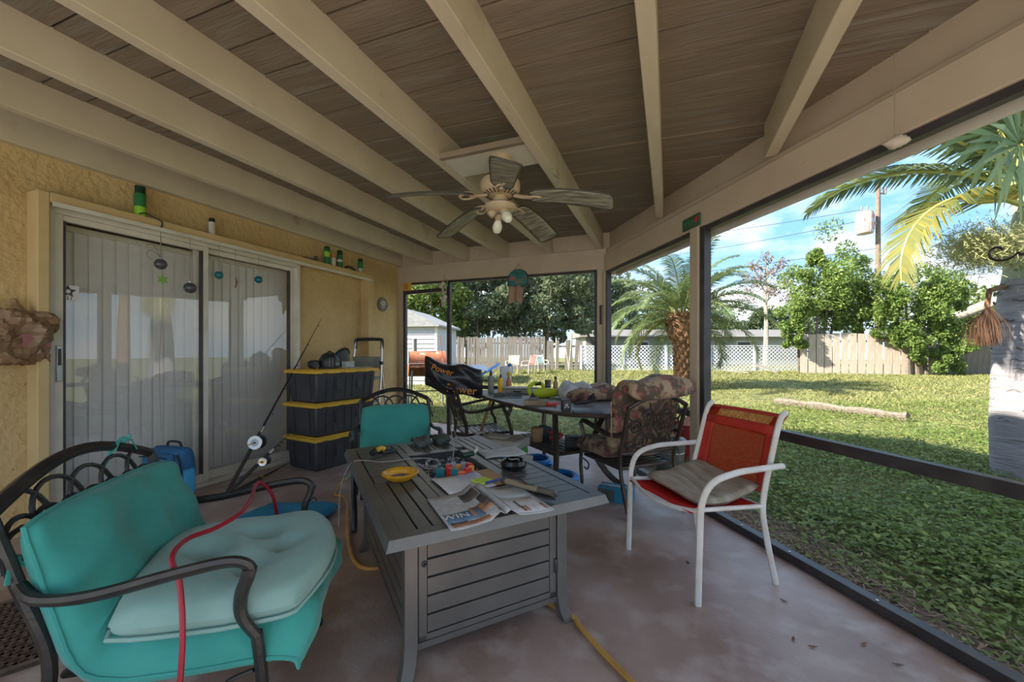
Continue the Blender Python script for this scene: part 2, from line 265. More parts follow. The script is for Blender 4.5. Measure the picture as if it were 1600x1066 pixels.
# house wall with the slider opening
D0, D1, DT = 1.315, 3.23, 2.15               # white door frame, near / far edge and top
wl = struct(MB().box(WX-.18, WX, -3.3, 1.28, 0, 2.72).box(WX-.18, WX, D1, FL0[1]+.02, 0, 2.72).box(WX-.18, WX, 1.28, D1, DT, 2.72).build('wall_left', 'stucco'))
struct(MB().box(-9.5, WX-.18, -3.3, -3.1, 0, 2.7).box(-9.5, WX-.18, 5.0, 5.1, 0, 2.7).box(-9.5, -9.3, -3.1, 5.0, 0, 2.7).box(-5.3, -5.2, -3.1, 5.0, 0, 2.7).build('wall_house', 'stucco'))
struct(MB().prism([(WX-.1, 2.66), (-6.6, 3.6), (-9.9, 2.66)], -3.5, 5.3, lambda p: (p[0], p[2], p[1])).build('roof_house', 'house_roof'))
CXF = -3.72                                  # face of the projecting casing
cas = struct(MB().box(WX, CXF, 1.243, 1.30, 0, 2.215).build('trim_1', 'stucco_trim', bevel=.006))
MB().box(WX, CXF, 1.30, 4.30, 2.15, 2.215).build('casing_head', 'stucco_trim', cas, bevel=.004)
MB().box(WX, CXF, 4.235, 4.34, 0, 2.15).build('casing_leg', 'stucco', cas, bevel=.004)
MB().box(CXF, CXF+.02, 1.31, 4.3, 2.125, 2.155).build('drip_strip', 'white_frame', cas)
# sliding door
DX = -3.80
dr = struct(MB().box(DX-.09, DX+.01, D0-.02, D0+.03, .0, DT).build('door_1', 'white_frame', bevel=.003)); MB().box(DX-.09, DX+.01, D1-.03, D1+.005, 0, DT).build('jamb', 'white_frame', dr, bevel=.003); MB().box(DX-.09, DX+.012, D0+.03, D1-.03, DT-.045, DT).build('head_jamb', 'white_frame', dr, bevel=.003)
MB().box(DX-.085, DX+.03, D0+.031, 4.23, .001, .035).build('track', 'white_frame', dr, bevel=.003)
for (a, b_, xo, nm) in ((D0+.03, 2.30, .0, 'sliding_panel'), (2.22, D1-.03, -.045, 'fixed_panel')):
    x0, x1 = DX-.04+xo, DX+xo
    p = MB().box(x0, x1, a, a+.045, .035, DT-.045).box(x0, x1, b_-.045, b_, .035, DT-.045).box(x0+.001, x1-.001, a+.0452, b_-.0452, DT-.085, DT-.046).box(x0+.001, x1-.001, a+.0452, b_-.0452, .036, .11).build(nm, 'white_frame', dr, bevel=.003)
    MB().add([((x0+x1)/2, a+.04, .10), ((x0+x1)/2, b_-.04, .10), ((x0+x1)/2, b_-.04, DT-.08), ((x0+x1)/2, a+.04, DT-.08)], [(0,1,2,3)]).build('glass', 'door_glass', p, smooth=0)
    MB().box(x0+.002, x1+.002, a+.045, a+.056, .11, DT-.085).box(x0+.002, x1+.002, b_-.056, b_-.045, .11, DT-.085).build('gasket', 'bronze_frame', p)
hd = MB().box(DX, DX+.012, D0+.038, D0+.066, .98, 1.22).build('handle', 'galvanised', dr, bevel=.003)
MB().box(DX+.012, DX+.02, D0+.045, D0+.058, 1.09, 1.20).build('latch', 'black_plastic', hd)
bl = empty('vertical_blinds', (WX-.14, (D0+D1)/2, 0)); tag(bl, 'closed off-white vertical blinds behind the sliding glass door', 'blinds')
MB().box(-.02, .02, -.95, .95, 2.04, 2.08).build('head_rail', 'white_frame', bl)
sl = None
for k in range(25):
    yy = -.95+k*.079
    if sl is None: sl = MB().box(-.0012, .0012, -.046, .046, .04, 2.04).build('slat', 'blind', bl, smooth=0)
    else:
        c = sl.copy(); C.objects.link(c); c.parent = bl; sl2 = c
    (sl if k == 0 else sl2).location = (0, yy, 0); (sl if k == 0 else sl2).rotation_euler = (0, 0, .17+random.uniform(-.03, .03))
# star sticker on the glass
sp = xp(108, 457, DX+.004)
st = empty('sticker', (DX-.013, sp[1], sp[2]), 0, (math.pi/2, 0, math.pi/2)); tag(st, 'pale square sticker with a dark star and 911 on the sliding glass', 'sticker')
MB().box(-.055, .055, -.05, .05, 0, .0012).build('backing', 'paper', st)
star = [(math.sin(i*math.pi/5)*(.044 if i % 2 == 0 else .022), math.cos(i*math.pi/5)*(.044 if i % 2 == 0 else .022)+.008) for i in range(10)]
MB().prism(star, .0012, .0022).build('star', 'news_dark', st)
MB().prism([(math.cos(i*.5236)*.013, math.sin(i*.5236)*.013+.008) for i in range(12)], .0022, .0028).build('badge_centre', 'paper', st)
text('digits', '911', .034, 'news_dark', st, (0, -.039, .0016), (0, 0, 0))
# far screen wall
hz0, hz1 = 2.225, 2.14
def fz(s, a, b): return a+(b-a)*s/FLEN
wf = MB(); wf.hexa([FW(0, hz0, -.05), FW(FLEN+.03, hz1, -.05), FW(FLEN+.03, hz1, .05), FW(0, hz0, .05), FW(0, 2.475, -.05), FW(FLEN+.03, 2.375, -.05), FW(FLEN+.03, 2.375, .05), FW(0, 2.475, .05)])
wf = struct(wf.build('wall_far', 'header_paint', bevel=.004))
b = MB(); b.hexa([FW(0, 2.47, -.015), FW(FLEN, 2.37, -.015), FW(FLEN, 2.37, .05), FW(0, 2.47, .05), FW(0, 2.69, -.015), FW(FLEN, 2.59, -.015), FW(FLEN, 2.59, .05), FW(0, 2.69, .05)]); b.build('blocking', 'header_paint', wf)
MB().box(CO[0]-.07, CO[0]+.13, CO[1]-.015, CO[1]+.14, 2.1, 2.60).build('corner_block', 'header_paint', wf)
def fvert(s, wd, z0, z1, mt, nm, dp=.045, off=0): return MB().beam(FW(s, z0, off), FW(s, z1, off), wd, dp, up=tuple(FN)).build(nm, mt, wf, bevel=.003)
def fhor(s0, s1, z, ht, mt, nm, dp=.04, off=0, z2=None): return MB().beam(FW(s0, z, off), FW(s1, z2 if z2 is not None else z, off), dp, ht).build(nm, mt, wf, bevel=.003)
fvert(.045, .09, 0, 2.23, 'header_paint', 'post', .09)
fvert(.115, .04, 0, 2.22, 'bronze_frame', 'screen_frame')
sd_ = .94
fvert(sd_, .055, 0, 2.20, 'bronze_frame', 'screen_frame')
fvert(FLEN-.035, .09, 0, 2.15, 'header_paint', 'post', .09)
fvert(FLEN-.10, .04, 0, 2.15, 'bronze_frame', 'screen_frame')
fhor(.1, FLEN-.08, hz0-.012-.004, .03, 'bronze_frame', 'top_rail', z2=hz1-.012)
fhor(.12, sd_, 2.08, .055, 'bronze_frame', 'door_head')
fhor(sd_, FLEN-.1, .70, .05, 'bronze_frame', 'mid_rail', .05)
fhor(sd_, FLEN-.1, .025, .05, 'bronze_frame', 'bottom_rail', .05)
def pane(P, a, b, z0, z1a, z1b, par, off=0): MB().add([P(a, z0, off), P(b, z0, off), P(b, z1b, off), P(a, z1a, off)], [(0,1,2,3)]).build('insect_screen', 'insect_screen', par, smooth=0)
pane(FW, sd_+.02, FLEN-.12, .05, 2.19, 2.13, wf); pane(FW, .14, sd_-.03, 2.1, 2.2, 2.19, wf)
lt = fvert(FLEN-.035, .022, 1.50, 1.72, 'black_metal', 'latch_plate', .02, -.055)
# right screen wall
TOPZ = 2.11
b = MB(); b.hexa([RW(-.02, TOPZ, -.03), RW(SB, TOPZ, -.03), RW(SB, TOPZ, .09), RW(-.02, TOPZ, .09), RW(-.02, 2.30, -.03), RW(SB, 2.30, -.03), RW(SB, 2.30, .09), RW(-.02, 2.30, .09)])
wr = struct(b.build('wall_right', 'header_paint', bevel=.006))
def roofz(s, add): return zr(CO[0]+EV[0]*s)+add
def sloped(s0, s1, o0, o1, lo, hi, mt, nm):
    MB().hexa([RW(s0, lo(s0), o0), RW(s1, lo(s1), o0), RW(s1, lo(s1), o1), RW(s0, lo(s0), o1), RW(s0, hi(s0), o0), RW(s1, hi(s1), o0), RW(s1, hi(s1), o1), RW(s0, hi(s0), o1)]).build(nm, mt, wr, bevel=.004)
sloped(-.02, SB, .0, .09, lambda s: 2.27, lambda s: max(2.28, roofz(s, 0)), 'header_paint', 'header_step')
sloped(-.02, SB, .04, .09, lambda s: max(2.2, roofz(s, -.02)), lambda s: roofz(s, .21), 'header_paint', 'blocking')
def rvert(s, wd, z0, z1, mt, nm, dp=.045, off=0): return MB().beam(RW(s, z0, off), RW(s, z1, off), wd, dp, up=(NV[0], NV[1], 0)).build(nm, mt, wr, bevel=.003)
def rhor(s0, s1, z, ht, mt, nm, dp=.04, off=0): return MB().beam(RW(s0, z, off), RW(s1, z, off), dp, ht).build(nm, mt, wr, bevel=.003)
rvert(.03, .09, 0, TOPZ, 'header_paint', 'post', .09)
rvert(.10, .045, 0, TOPZ, 'bronze_frame', 'screen_frame', .05)
rvert(1.66, .09, 0, TOPZ+.01, 'header_paint', 'post', .09)
rvert(1.735, .05, 0, TOPZ, 'bronze_frame', 'screen_frame', .06)
rvert(5.0, .09, 0, TOPZ, 'header_paint', 'post', .09); rvert(6.9, .09, 0, TOPZ, 'header_paint', 'post', .09)
rhor(.1, SB, TOPZ-.018, .036, 'bronze_frame', 'top_rail', .05, .01)
rhor(.1, SB, TOPZ-.03, .05, 'leaf_gutter' if 0 else 'white_frame', 'outer_fascia', .02, .10)
rhor(.1, 1.63, .70, .05, 'bronze_frame', 'mid_rail', .05); rhor(1.75, SB, .70, .055, 'bronze_frame', 'mid_rail', .05)
rhor(.1, SB, .025, .05, 'bronze_frame', 'sill_rail', .06)
pane(RW, .12, 1.62, .05, 2.08, 2.08, wr, .01); pane(RW, 1.76, SB, .05, 2.08, 2.08, wr, .01)
for s_ in (2.1, 2.45, 2.9, 3.4): MB().lathe([(.006, 0), (.007, .004), (.003, .006)], 8).build('rail_screw', 'steel', wr, loc=RW(s_, .05, -.01))
# ================================================================== ground
def gz(X, Y):
    d = max(0, min(1, (math.hypot(X, Y)-6)/15)); return -.10+.27*d*d*(3-2*d)
def yard(px, d, lift=0): p = W(d, (px-CXP)/FPX*d); return (p[0], p[1], gz(p[0], p[1])+lift)
n = 90
def gfn(u, v):
    X = -40+110*(u*.6+.4*u*u); Y = -14+80*v; return (X, Y, gz(X, Y)-(.02 if (X < 6 and Y < 6) else 0))
struct(MB().grid(n, n, gfn).build('ground', 'lawn'))
MB().grid(40, 4, lambda u, v: (lambda p: (p[0], p[1], -.085+.012*math.sin(u*40+v*3)))(RW(-.8+8*u, 0, .05+(.46+.16*math.sin(u*23)+.1*math.sin(u*57))*v))).build('soil_strip', 'soil', bpy.data.objects['ground'])
pd = MB().prism([(-3.8, 5.1), (-.75, 4.85), (-.5, 5.5), (-3.8, 5.85)], -.12, -.03).build('path_slab', 'concrete', bpy.data.objects['ground'])
# weeds beside the slab and grass further out, both countless
def scatter(n, dmin, dmax, pw=1.0):
    d = dmin+(dmax-dmin)*rng.random(n)**pw; x = rng.uniform(600, 1680, n); l = (x-CXP)/FPX*d
    X = F[0]*d+R[0]*l; Y = F[1]*d+R[1]*l; off = (X-CO[0])*NV[0]+(Y-CO[1])*NV[1]; fo = (X-FL0[0])*FN.x+(Y-FL0[1])*FN.y
    ok = ((off > .12) | (fo > .75)); return X[ok], Y[ok], d[ok], off[ok]
def gzv(X, Y): d = np.clip((np.hypot(X, Y)-6)/15, 0, 1); return -.10+.27*d*d*(3-2*d)
X, Y, d, off = scatter(90000, 1.6, 9, 1.3)
patch = np.sin(X*2.7+1.3*np.sin(Y*1.9))*np.cos(Y*2.3+X)+rng.normal(0, .35, len(X))
keep = rng.random(len(X)) < np.clip((off-.2)*1.1, .05, 1)*np.clip(.65+.5*patch, .1, 1); X, Y, off = X[keep], Y[keep], off[keep]; n = len(X)
Z = gzv(X, Y)+rng.uniform(.0, .09, n)*np.clip(off, .3, 1); th = rng.uniform(0, 6.283, n); tl = rng.uniform(-.2, .7, n); ln_ = rng.uniform(.025, .062, n); wd = ln_*rng.uniform(.22, .42, n)
ux, uy, uz = np.cos(th)*np.cos(tl), np.sin(th)*np.cos(tl), np.sin(tl); px_, py_ = -np.sin(th), np.cos(th)
v = np.empty((n, 4, 3)); v[:, 0] = np.c_[X, Y, Z]; v[:, 1] = np.c_[X+ux*ln_*.5+px_*wd, Y+uy*ln_*.5+py_*wd, Z+uz*ln_*.5+.006]; v[:, 2] = np.c_[X+ux*ln_, Y+uy*ln_, Z+uz*ln_-.006]; v[:, 3] = np.c_[X+ux*ln_*.5-px_*wd, Y+uy*ln_*.5-py_*wd, Z+uz*ln_*.5+.006]
o = fastmesh('weeds', v.reshape(-1, 3), 4, 'weed'); tag(o, 'low leafy green weeds growing along the porch sill', 'weeds'); o['kind'] = 'stuff'
X, Y, d, off = scatter(150000, 2.0, 26, 1.15); n = len(X); Z = gzv(X, Y)-.01; th = rng.uniform(0, 6.283, n); patch = .75+.35*np.sin(X*1.1+np.sin(Y*.9))*np.cos(Y*.8); hh = rng.uniform(.03, .085, n)*patch*(1+d*.02); wd = .0025+.0016*d; lean = rng.normal(0, .05, (n, 2))
v = np.empty((n, 3, 3)); v[:, 0] = np.c_[X-np.cos(th)*wd, Y-np.sin(th)*wd, Z]; v[:, 1] = np.c_[X+np.cos(th)*wd, Y+np.sin(th)*wd, Z]; v[:, 2] = np.c_[X+lean[:, 0], Y+lean[:, 1], Z+hh]
o = fastmesh('grass', v.reshape(-1, 3), 3, 'grass'); tag(o, 'short yellow-green lawn grass across the back yard', 'grass'); o['kind'] = 'stuff'
n = 2600; s_ = rng.uniform(.6, 4.6, n); of = np.abs(rng.normal(.1, .28, n))+.09; X = CO[0]+EV[0]*s_+NV[0]*of; Y = CO[1]+EV[1]*s_+NV[1]*of; th = rng.uniform(0, 6.28, n); l_ = rng.uniform(.01, .035, n); w_ = rng.uniform(.001, .004, n); Z = -.075+rng.uniform(0, .012, n)
v = np.empty((n, 4, 3)); c_, s2 = np.cos(th), np.sin(th)
for k, (a, b) in enumerate(((-1,-1), (1,-1), (1,1), (-1,1))): v[:, k] = np.c_[X+c_*l_*a-s2*w_*b, Y+s2*l_*a+c_*w_*b, Z+a*.004]
o = fastmesh('leaf_litter', v.reshape(-1, 3), 4, 'litter'); tag(o, 'dry brown leaf litter on the bare soil by the sill', 'leaf litter'); o['kind'] = 'stuff'
# ================================================================== the yard
def leafcloud(name, parent, n, centres, radii, size, mt, shell=.55, up=.3):
    c = np.asarray(centres, float); r = np.asarray(radii, float); k = len(c); idx = rng.integers(0, k, n)
    dirs = rng.normal(size=(n, 3)); dirs /= np.linalg.norm(dirs, axis=1)[:, None]; rad = shell+(1-shell)*rng.random(n)**.6
    P = c[idx]+dirs*r[idx]*rad[:, None]
    nr = rng.normal(size=(n, 3)); nr[:, 2] += up; nr /= np.linalg.norm(nr, axis=1)[:, None]; t = np.cross(nr, rng.normal(size=(n, 3))); t /= np.linalg.norm(t, axis=1)[:, None]; b = np.cross(nr, t)
    s = size*rng.uniform(.6, 1.4, n)[:, None]; v = np.empty((n, 4, 3)); v[:, 0] = P-t*s; v[:, 1] = P+b*s*.45; v[:, 2] = P+t*s; v[:, 3] = P-b*s*.45
    return fastmesh(name, v.reshape(-1, 3), 4, mt, parent)
def blobs(cx, cy, cz, rx, ry, rz, k, rmin, rmax):
    cs, rs = [], []
    for _ in range(k):
        while True:
            a = rng.uniform(-1, 1, 3)
            if (a*a).sum() < 1: break
        cs.append((cx+a[0]*rx, cy+a[1]*ry, cz+a[2]*rz)); q = rng.uniform(rmin, rmax); rs.append((q, q, q*.8))
    return cs, rs
def tree(name, label, px, d, top, spread, base, k, n, leaf, mt, group=None, bark='bark', rmin=.5, rmax=1.1):
    x, y, z = yard(px, d); t = empty(name, (x, y, z)); tag(t, label, 'tree', group)
    cz = (top+base)/2; m = MB().tube([(0, 0, -.2), (.1, 0, base*.6), (0, .1, cz)], [.22, .17, .1], 8)
    for g in range(5): an = g*1.3; m.tube([(0, 0, base*.55), (math.cos(an)*spread*.3, math.sin(an)*spread*.3, base), (math.cos(an)*spread*.6, math.sin(an)*spread*.6, cz+.4)], [.11, .07, .03], 6)
    m.build('trunk', bark, t)
    cs, rs = blobs(0, 0, cz, spread, spread*.8, (top-base)/2, k, rmin, rmax); leafcloud('foliage', t, n, cs, rs, leaf, mt); return t
tree('oak_tree', 'dense grey-green oak beyond the fence, behind the hanging fish sign', 850, 27, 8.5, 4.2, 1.7, 70, 26000, .13, 'oak_leaf')
tree('oak_tree', 'dense grey-green oak beyond the fence, left of the blue tarp', 745, 27, 8.5, 3.6, 1.6, 60, 22000, .13, 'oak_leaf')
tree('leafy_tree', 'bright yellow-green tree rising behind the white shed', 676, 25, 7.0, 2.2, 1.0, 40, 14000, .13, 'tree_leaf')
tree('oak_tree', 'grey-green oak with sparse twigs, beyond the corner post of the porch', 930, 30, 7.5, 3.0, 2.6, 45, 12000, .13, 'oak_leaf')
for i, (px, d, top, sp, lb) in enumerate(((985, 47, 7.4, 4, 'dark distant tree behind the lattice fence, left of the feathery palm'), (1110, 49, 7.0, 4.5, 'dark distant tree behind the feathery palm crown'), (1225, 47, 6.8, 3.5, 'dark distant tree behind the vine-covered thicket edge'))):
    tree('distant_tree', lb, px, d, top, sp, .6, 45, 9000, .2, 'far_leaf', rmin=.8, rmax=1.5)
x, y, z = yard(1196, 30); t = tag(empty('bare_tree', (x, y, z)), 'thin bare tree with sparse purple-brown leaves beside the feathery palm', 'tree')
m = MB().tube([(0, 0, 0), (.05, 0, 3), (0, .05, 5.2), (.1, 0, 7.4)], [.2, .15, .1, .03], 7); cs = []
for g in range(16): an = g*2.4; h0 = 4.2+g*.18; e_ = (math.cos(an)*(1.7-.04*g), math.sin(an)*1.2, h0+1.1); m.tube([(0, 0, h0), (e_[0]*.5, e_[1]*.5, h0+.45), e_], [.05, .03, .012], 5); cs += [e_, (e_[0]*.7, e_[1]*.7, h0+.8)]
m.build('trunk', 'bark_pale', t); leafcloud('foliage', t, 1500, cs, [(.5, .5, .45)]*len(cs), .1, 'dry_leaf', .1)
# --- board fences
def board_mesh(wd, ht, th, mt):
    o = MB().hexa([(-wd/2, -th/2, 0), (wd/2, -th/2, 0), (wd/2, th/2, 0), (-wd/2, th/2, 0), (-wd/2, -th/2, ht), (wd/2, -th/2, ht), (wd/2, th/2, ht), (-wd/2, th/2, ht)]).build('board', mt, smooth=0); return o
def fence(name, label, p0, p1, ht, bw, gap, mt, skip=(), tilt=.01, rails=True):
    a, b = V3(p0), V3(p1); L_ = (b-a).length; e_ = (b-a).normalized(); rz_ = math.atan2(e_.y, e_.x)
    root = tag(empty(name, a, rz_), label, 'fence'); proto = None; n = int(L_/(bw+gap))
    if rails: MB().box(0, L_, .03, .07, .35, .44).box(0, L_, .03, .07, ht-.45, ht-.36).build('rail', 'fence_dark', root)
    for k in range(n):
        if k in skip: continue
        if proto is None: o = proto = board_mesh(bw, ht, .02, mt); o.parent = root
        else: o = proto.copy(); C.objects.link(o); o.parent = root
        o.location = ((k+.5)*(bw+gap), random.uniform(-.008, .008), random.uniform(-.06, .04)-.05+(b.z-a.z)*(k+.5)/n); o.rotation_euler = (0, random.gauss(0, tilt), 0)
    for k in range(int(L_/2.4)+1): MB().box(-.05, .05, .07, .16, -.1, ht-.05).build('post', 'fence_dark', root, loc=(min(L_, k*2.4), 0, (b.z-a.z)*k*2.4/L_))
    return root
fence('board_fence', 'weathered grey board fence behind the blue tarp and lawn chairs', yard(600, 23), yard(852, 22.2), 1.9, .14, .012, 'fence_wood', skip=(9, 31))
fence('broken_fence', 'shorter run of pale broken grey boards with gaps next to the lattice', yard(852, 22.2), yard(912, 22), 1.72, .2, .06, 'fence_wood', skip=(3, 8), tilt=.05)
fence('pale_board_fence', 'sunlit pale plank fence half hidden by vines beside the lattice', yard(1250, 18.6), yard(1486, 17.2), 1.9, .29, .035, 'fence_pale', tilt=.008)
fence('dark_board_fence', 'shaded grey-brown board fence behind the thick ringed palm trunk', yard(1482, 17.6), yard(1720, 16.5), 1.75, .2, .008, 'fence_dark')
# white leaning stakes near the broken fence
for (px, h_, tl, lb) in ((868, 1.75, .05, 'thin pale stake leaning upright against the broken fence boards'), (889, 2.0, .16, 'tilted forked pale stake beside the lattice fence')):
    s_ = MB().tube([(0, 0, 0), (tl*.5, 0, h_*.5), (tl, 0, h_)], .045, 6)
    if tl > .1: s_.tube([(0, 0, .1), (-.16, 0, h_*.6)], .04, 6)
    tag(s_.build('stake', 'fence_pale', loc=yard(px, 21.4)), lb, 'stake')
# lattice
a, b = V3(yard(908, 22)), V3(yard(1250, 21)); L_ = (b-a).length; e_ = (b-a).normalized()
lr = tag(empty('lattice_fence', a, math.atan2(e_.y, e_.x)), 'white diagonal lattice fence behind the feathery palm', 'fence'); npn = 5; pw = L_/npn; ph = 1.3
for k in range(npn):
    m = MB(); s_ = .2
    for sg in (1, -1):
        c0 = -ph
        while c0 < pw+ph:
            x0, z0, x1, z1 = (c0, 0, c0+ph, ph) if sg > 0 else (c0+ph, 0, c0, ph)
            if sg > 0:
                lo, hi = max(0, -x0), min(ph, pw-x0); q0, q1 = (x0+lo, lo), (x0+hi, hi)
            else:
                lo, hi = max(0, x0-pw), min(ph, x0); q0, q1 = (x0-lo, lo), (x0-hi, hi)
            if hi-lo > .05: m.beam((q0[0], .008*sg, q0[1]+.03), (q1[0], .008*sg, q1[1]+.03), .012, .045)
            c0 += s_
    p = m.build('lattice_panel', 'lattice', lr, loc=(k*pw, 0, (b.z-a.z)*k/npn), smooth=0)
    MB().box(0, pw, -.02, .02, 1.31, 1.36).box(0, pw, -.02, .02, .0, .05).build('panel_frame', 'lattice', p)
    MB().box(-.05, .05, -.05, .05, -.1, 1.38).build('post', 'lattice', lr, loc=(k*pw, 0, (b.z-a.z)*k/npn))
# neighbour house beyond the lattice
hp = yard(1085, 33); hs = tag(empty('neighbour_house', hp, YAW), 'low pale neighbouring house seen above the lattice fence', 'house')
MB().box(-9, 9, 0, 5, 0, 2.3).build('wall', 'house_wall', hs); MB().prism([(-.6, 2.25), (2.5, 3.0), (5.6, 2.25)], -9.5, 9.5, lambda p: (p[2], p[0], p[1])).build('roof', 'house_roof', hs)
for wx in (-5, -1, 3.5): w_ = MB().box(wx, wx+1.2, -.03, .02, .9, 1.9).build('window', 'white_frame', hs); MB().box(wx+.08, wx+1.12, -.05, .0, .98, 1.82).build('pane', 'glass_smoke', w_)
# shed
sp_ = yard(682, 13.6); sh = tag(empty('garden_shed', sp_, YAW-.15), 'white lap-sided garden shed behind the rusty smoker', 'shed')
MB().box(-2.4, -.02, .02, 2.4, 0, 2.05).build('body', 'siding', sh)
for k in range(13): MB().hexa([(-2.4, -.022, k*.158), (0, -.022, k*.158), (0, .02, k*.158), (-2.4, .02, k*.158), (-2.4, .0, k*.158+.165), (0, .0, k*.158+.165), (0, .02, k*.158+.165), (-2.4, .02, k*.158+.165)]).build('clapboard', 'siding', sh, smooth=0)
MB().box(-.05, .03, -.03, .03, 0, 2.05).build('corner_trim', 'white_frame', sh)
MB().prism([(.14, 2.0), (.14, 2.06), (-1.2, 2.66), (-2.54, 2.06), (-2.54, 2.0)], -.15, 2.5, lambda p: (p[0], p[2], p[1])).build('roof', 'shed_roof', sh)
MB().prism([(-.05, 2.0), (-1.2, 2.5), (-2.35, 2.0)], -.02, 0, lambda p: (p[0], p[2], p[1])).build('gable', 'siding', sh)
tag(MB().box(-.09, .09, -.09, .09, 0, 2.0).build('timber_post', 'post_brown', loc=yard(697, 17)), 'dark brown timber post standing between shed and board fence', 'post')
# smoker grill
gp = yard(668, 8.9); gr = tag(empty('smoker_grill', gp, YAW+.35), 'rusty red barrel smoker grill on a stand by the white shed', 'grill')
def cyl(axis_len, r, zc, half=None, n=14):
    ang = [i*math.pi/(n-1) for i in range(n)] if half else [i*2*math.pi/n for i in range(n)]
    sg = 1 if half != 'low' else -1
    return [(math.cos(a_)*r, sg*math.sin(a_)*r+zc) for a_ in ang]
MB().prism(cyl(1, .27, 1.0, 'up'), -.42, .38, lambda p: (p[2], p[0], p[1])).build('lid', 'grill_rust', gr)
MB().prism(cyl(1, .275, 1.0, 'up'), -.435, -.42, lambda p: (p[2], p[0], p[1])).build('end_plate', 'grill_grey', gr)
MB().prism(cyl(1, .27, .98, 'low'), -.42, .38, lambda p: (p[2], p[0], p[1])).build('barrel', 'rust', gr)
MB().box(-.40, .42, -.5, -.28, .92, .95).build('front_shelf', 'grill_rust', gr); MB().box(-.1, .42, -.52, -.5, .72, .9).build('ash_panel', 'siding', gr); MB().box(-.05, .40, -.4, .1, .52, .66).build('firebox', 'fence_pale', gr)
MB().lathe([(.05, 0), (.05, .32), (.045, .32)], 10, (-.28, 0, 1.22)).build('chimney', 'grill_grey', gr)
MB().tube([(.3, -.28, 1.1), (.22, -.3, 1.62)], .008, 5).build('fire_poker', 'rust', gr)
for (lx, ly) in ((-.36, -.24), (.36, -.24), (-.36, .24), (.36, .24)): MB().tube([(lx, ly, .85), (lx*1.08, ly*1.1, 0)], .022, 6).build('leg', 'grill_grey', gr)
MB().tube([(-.38, -.25, .40), (.38, -.25, .40)], .015, 6).build('brace', 'grill_grey', gr)
# tarp heap
tp = yard(742, 15); tb = tag(empty('tarp_heap', tp, YAW), 'white and blue tarp draped over a low heap in the yard', 'tarp')
def tarp(u, v):
    xx = -.75+1.55*u; yy = -.45+.9*v; hgt = (.66-.42*abs(u-.45)**1.3*1.6)*(1-.5*abs(v-.5))+.05*math.sin(9*u+3*v); return (xx, yy, max(.03, hgt*(1 if 0.02 < u < .98 else .4)))
MB().grid(18, 10, tarp).build('white_tarp', 'tarp_white', tb, solid=.01)
MB().grid(10, 10, lambda u, v: (.12+.8*u, -.55+1.0*v, .24+.50*u+.02*math.sin(v*9)-.25*abs(v-.5))).build('blue_tarp', 'tarp_blue', tb, solid=.01)
# --- sling chairs (one builder for the red chair on the porch and the lawn chairs)
def sling_chair(name, label, cat, loc, rz, frame, trim, backm, seatm, group=None):
    t = tag(empty(name, loc, rz), label, cat, group); r = .0115
    for s in (-1, 1):
        x = .27*s
        MB().tube(spline([(x*.96, -.27, 0), (x*.93, -.215, .25), (x*.91, -.20, .42), (x*.9, -.27, .68), (x*.9, -.32, .83), (x*.9, -.36, .865)], 5), r, 8, flat=1.25).build('back_leg', frame, t)
        arm = MB().tube(spline([(x*1.03, .235, 0), (x*1.03, .225, .30), (x*1.04, .215, .47), (x*1.07, .16, .565), (x*1.08, .03, .60), (x*1.06, -.12, .605), (x*1.04, -.29, .605)], 6), .013, 8, flat=1.2).build('arm_leg', frame, t)
    MB().tube(spline([(-.27, .22, .43), (-.14, .25, .41), (0, .26, .40), (.14, .25, .41), (.27, .22, .43)], 4), r, 8).tube([(.25, .22, .43), (.245, -.2, .40)], r, 8).tube([(-.25, .22, .43), (-.245, -.2, .40)], r, 8).tube([(-.245, -.2, .395), (.245, -.2, .395)], r, 8).build('seat_frame', frame, t)
    def bk(u, v):
        z = .455+.395*v; y_ = -.215-.10*max(0, (z-.42))/.4-(.05*max(0, v-.85)/.15); return ((-.245+.49*u), y_-.015*math.sin(math.pi*u), z)
    b_ = MB().grid(9, 9, bk).build('back_sling', backm, t, solid=.003)
    m = MB()
    for (u0, u1, v0, v1) in ((0, .14, 0, 1), (.86, 1, 0, 1), (0, 1, .74, .86), (0, 1, .96, 1), (0, 1, 0, .05)):
        m.grid(6, 6, lambda u, v: (lambda p: (p[0], p[1]+.004, p[2]))(bk(u0+(u1-u0)*u, v0+(v1-v0)*v)))
    m.build('sling_band', trim, b_, solid=.002)
    MB().grid(9, 9, lambda u, v: (-.25+.5*u, -.2+.45*v, .40+.02*v-.025*math.sin(math.pi*u)*math.sin(math.pi*v))).build('seat_sling', seatm, t, solid=.003)
    return t
sling_chair('lawn_chair', 'lawn chair with white frame and red back facing away on the grass', 'chair', yard(826, 18.5), YAW+2.2, 'white_tube', 'lawn_red', 'lawn_red', 'lawn_red')
sling_chair('lawn_chair', 'pale green lawn chair beside the red-backed one on the grass', 'chair', yard(846, 19.6), YAW+3.5, 'white_tube', 'lawn_green', 'lawn_green', 'lawn_green')
sling_chair('lawn_chair', 'pale yellow lawn chair between the blue tarp and the red lawn chair', 'chair', yard(801, 18.6), YAW+2.9, 'white_tube', 'lawn_yellow', 'lawn_yellow', 'lawn_yellow')
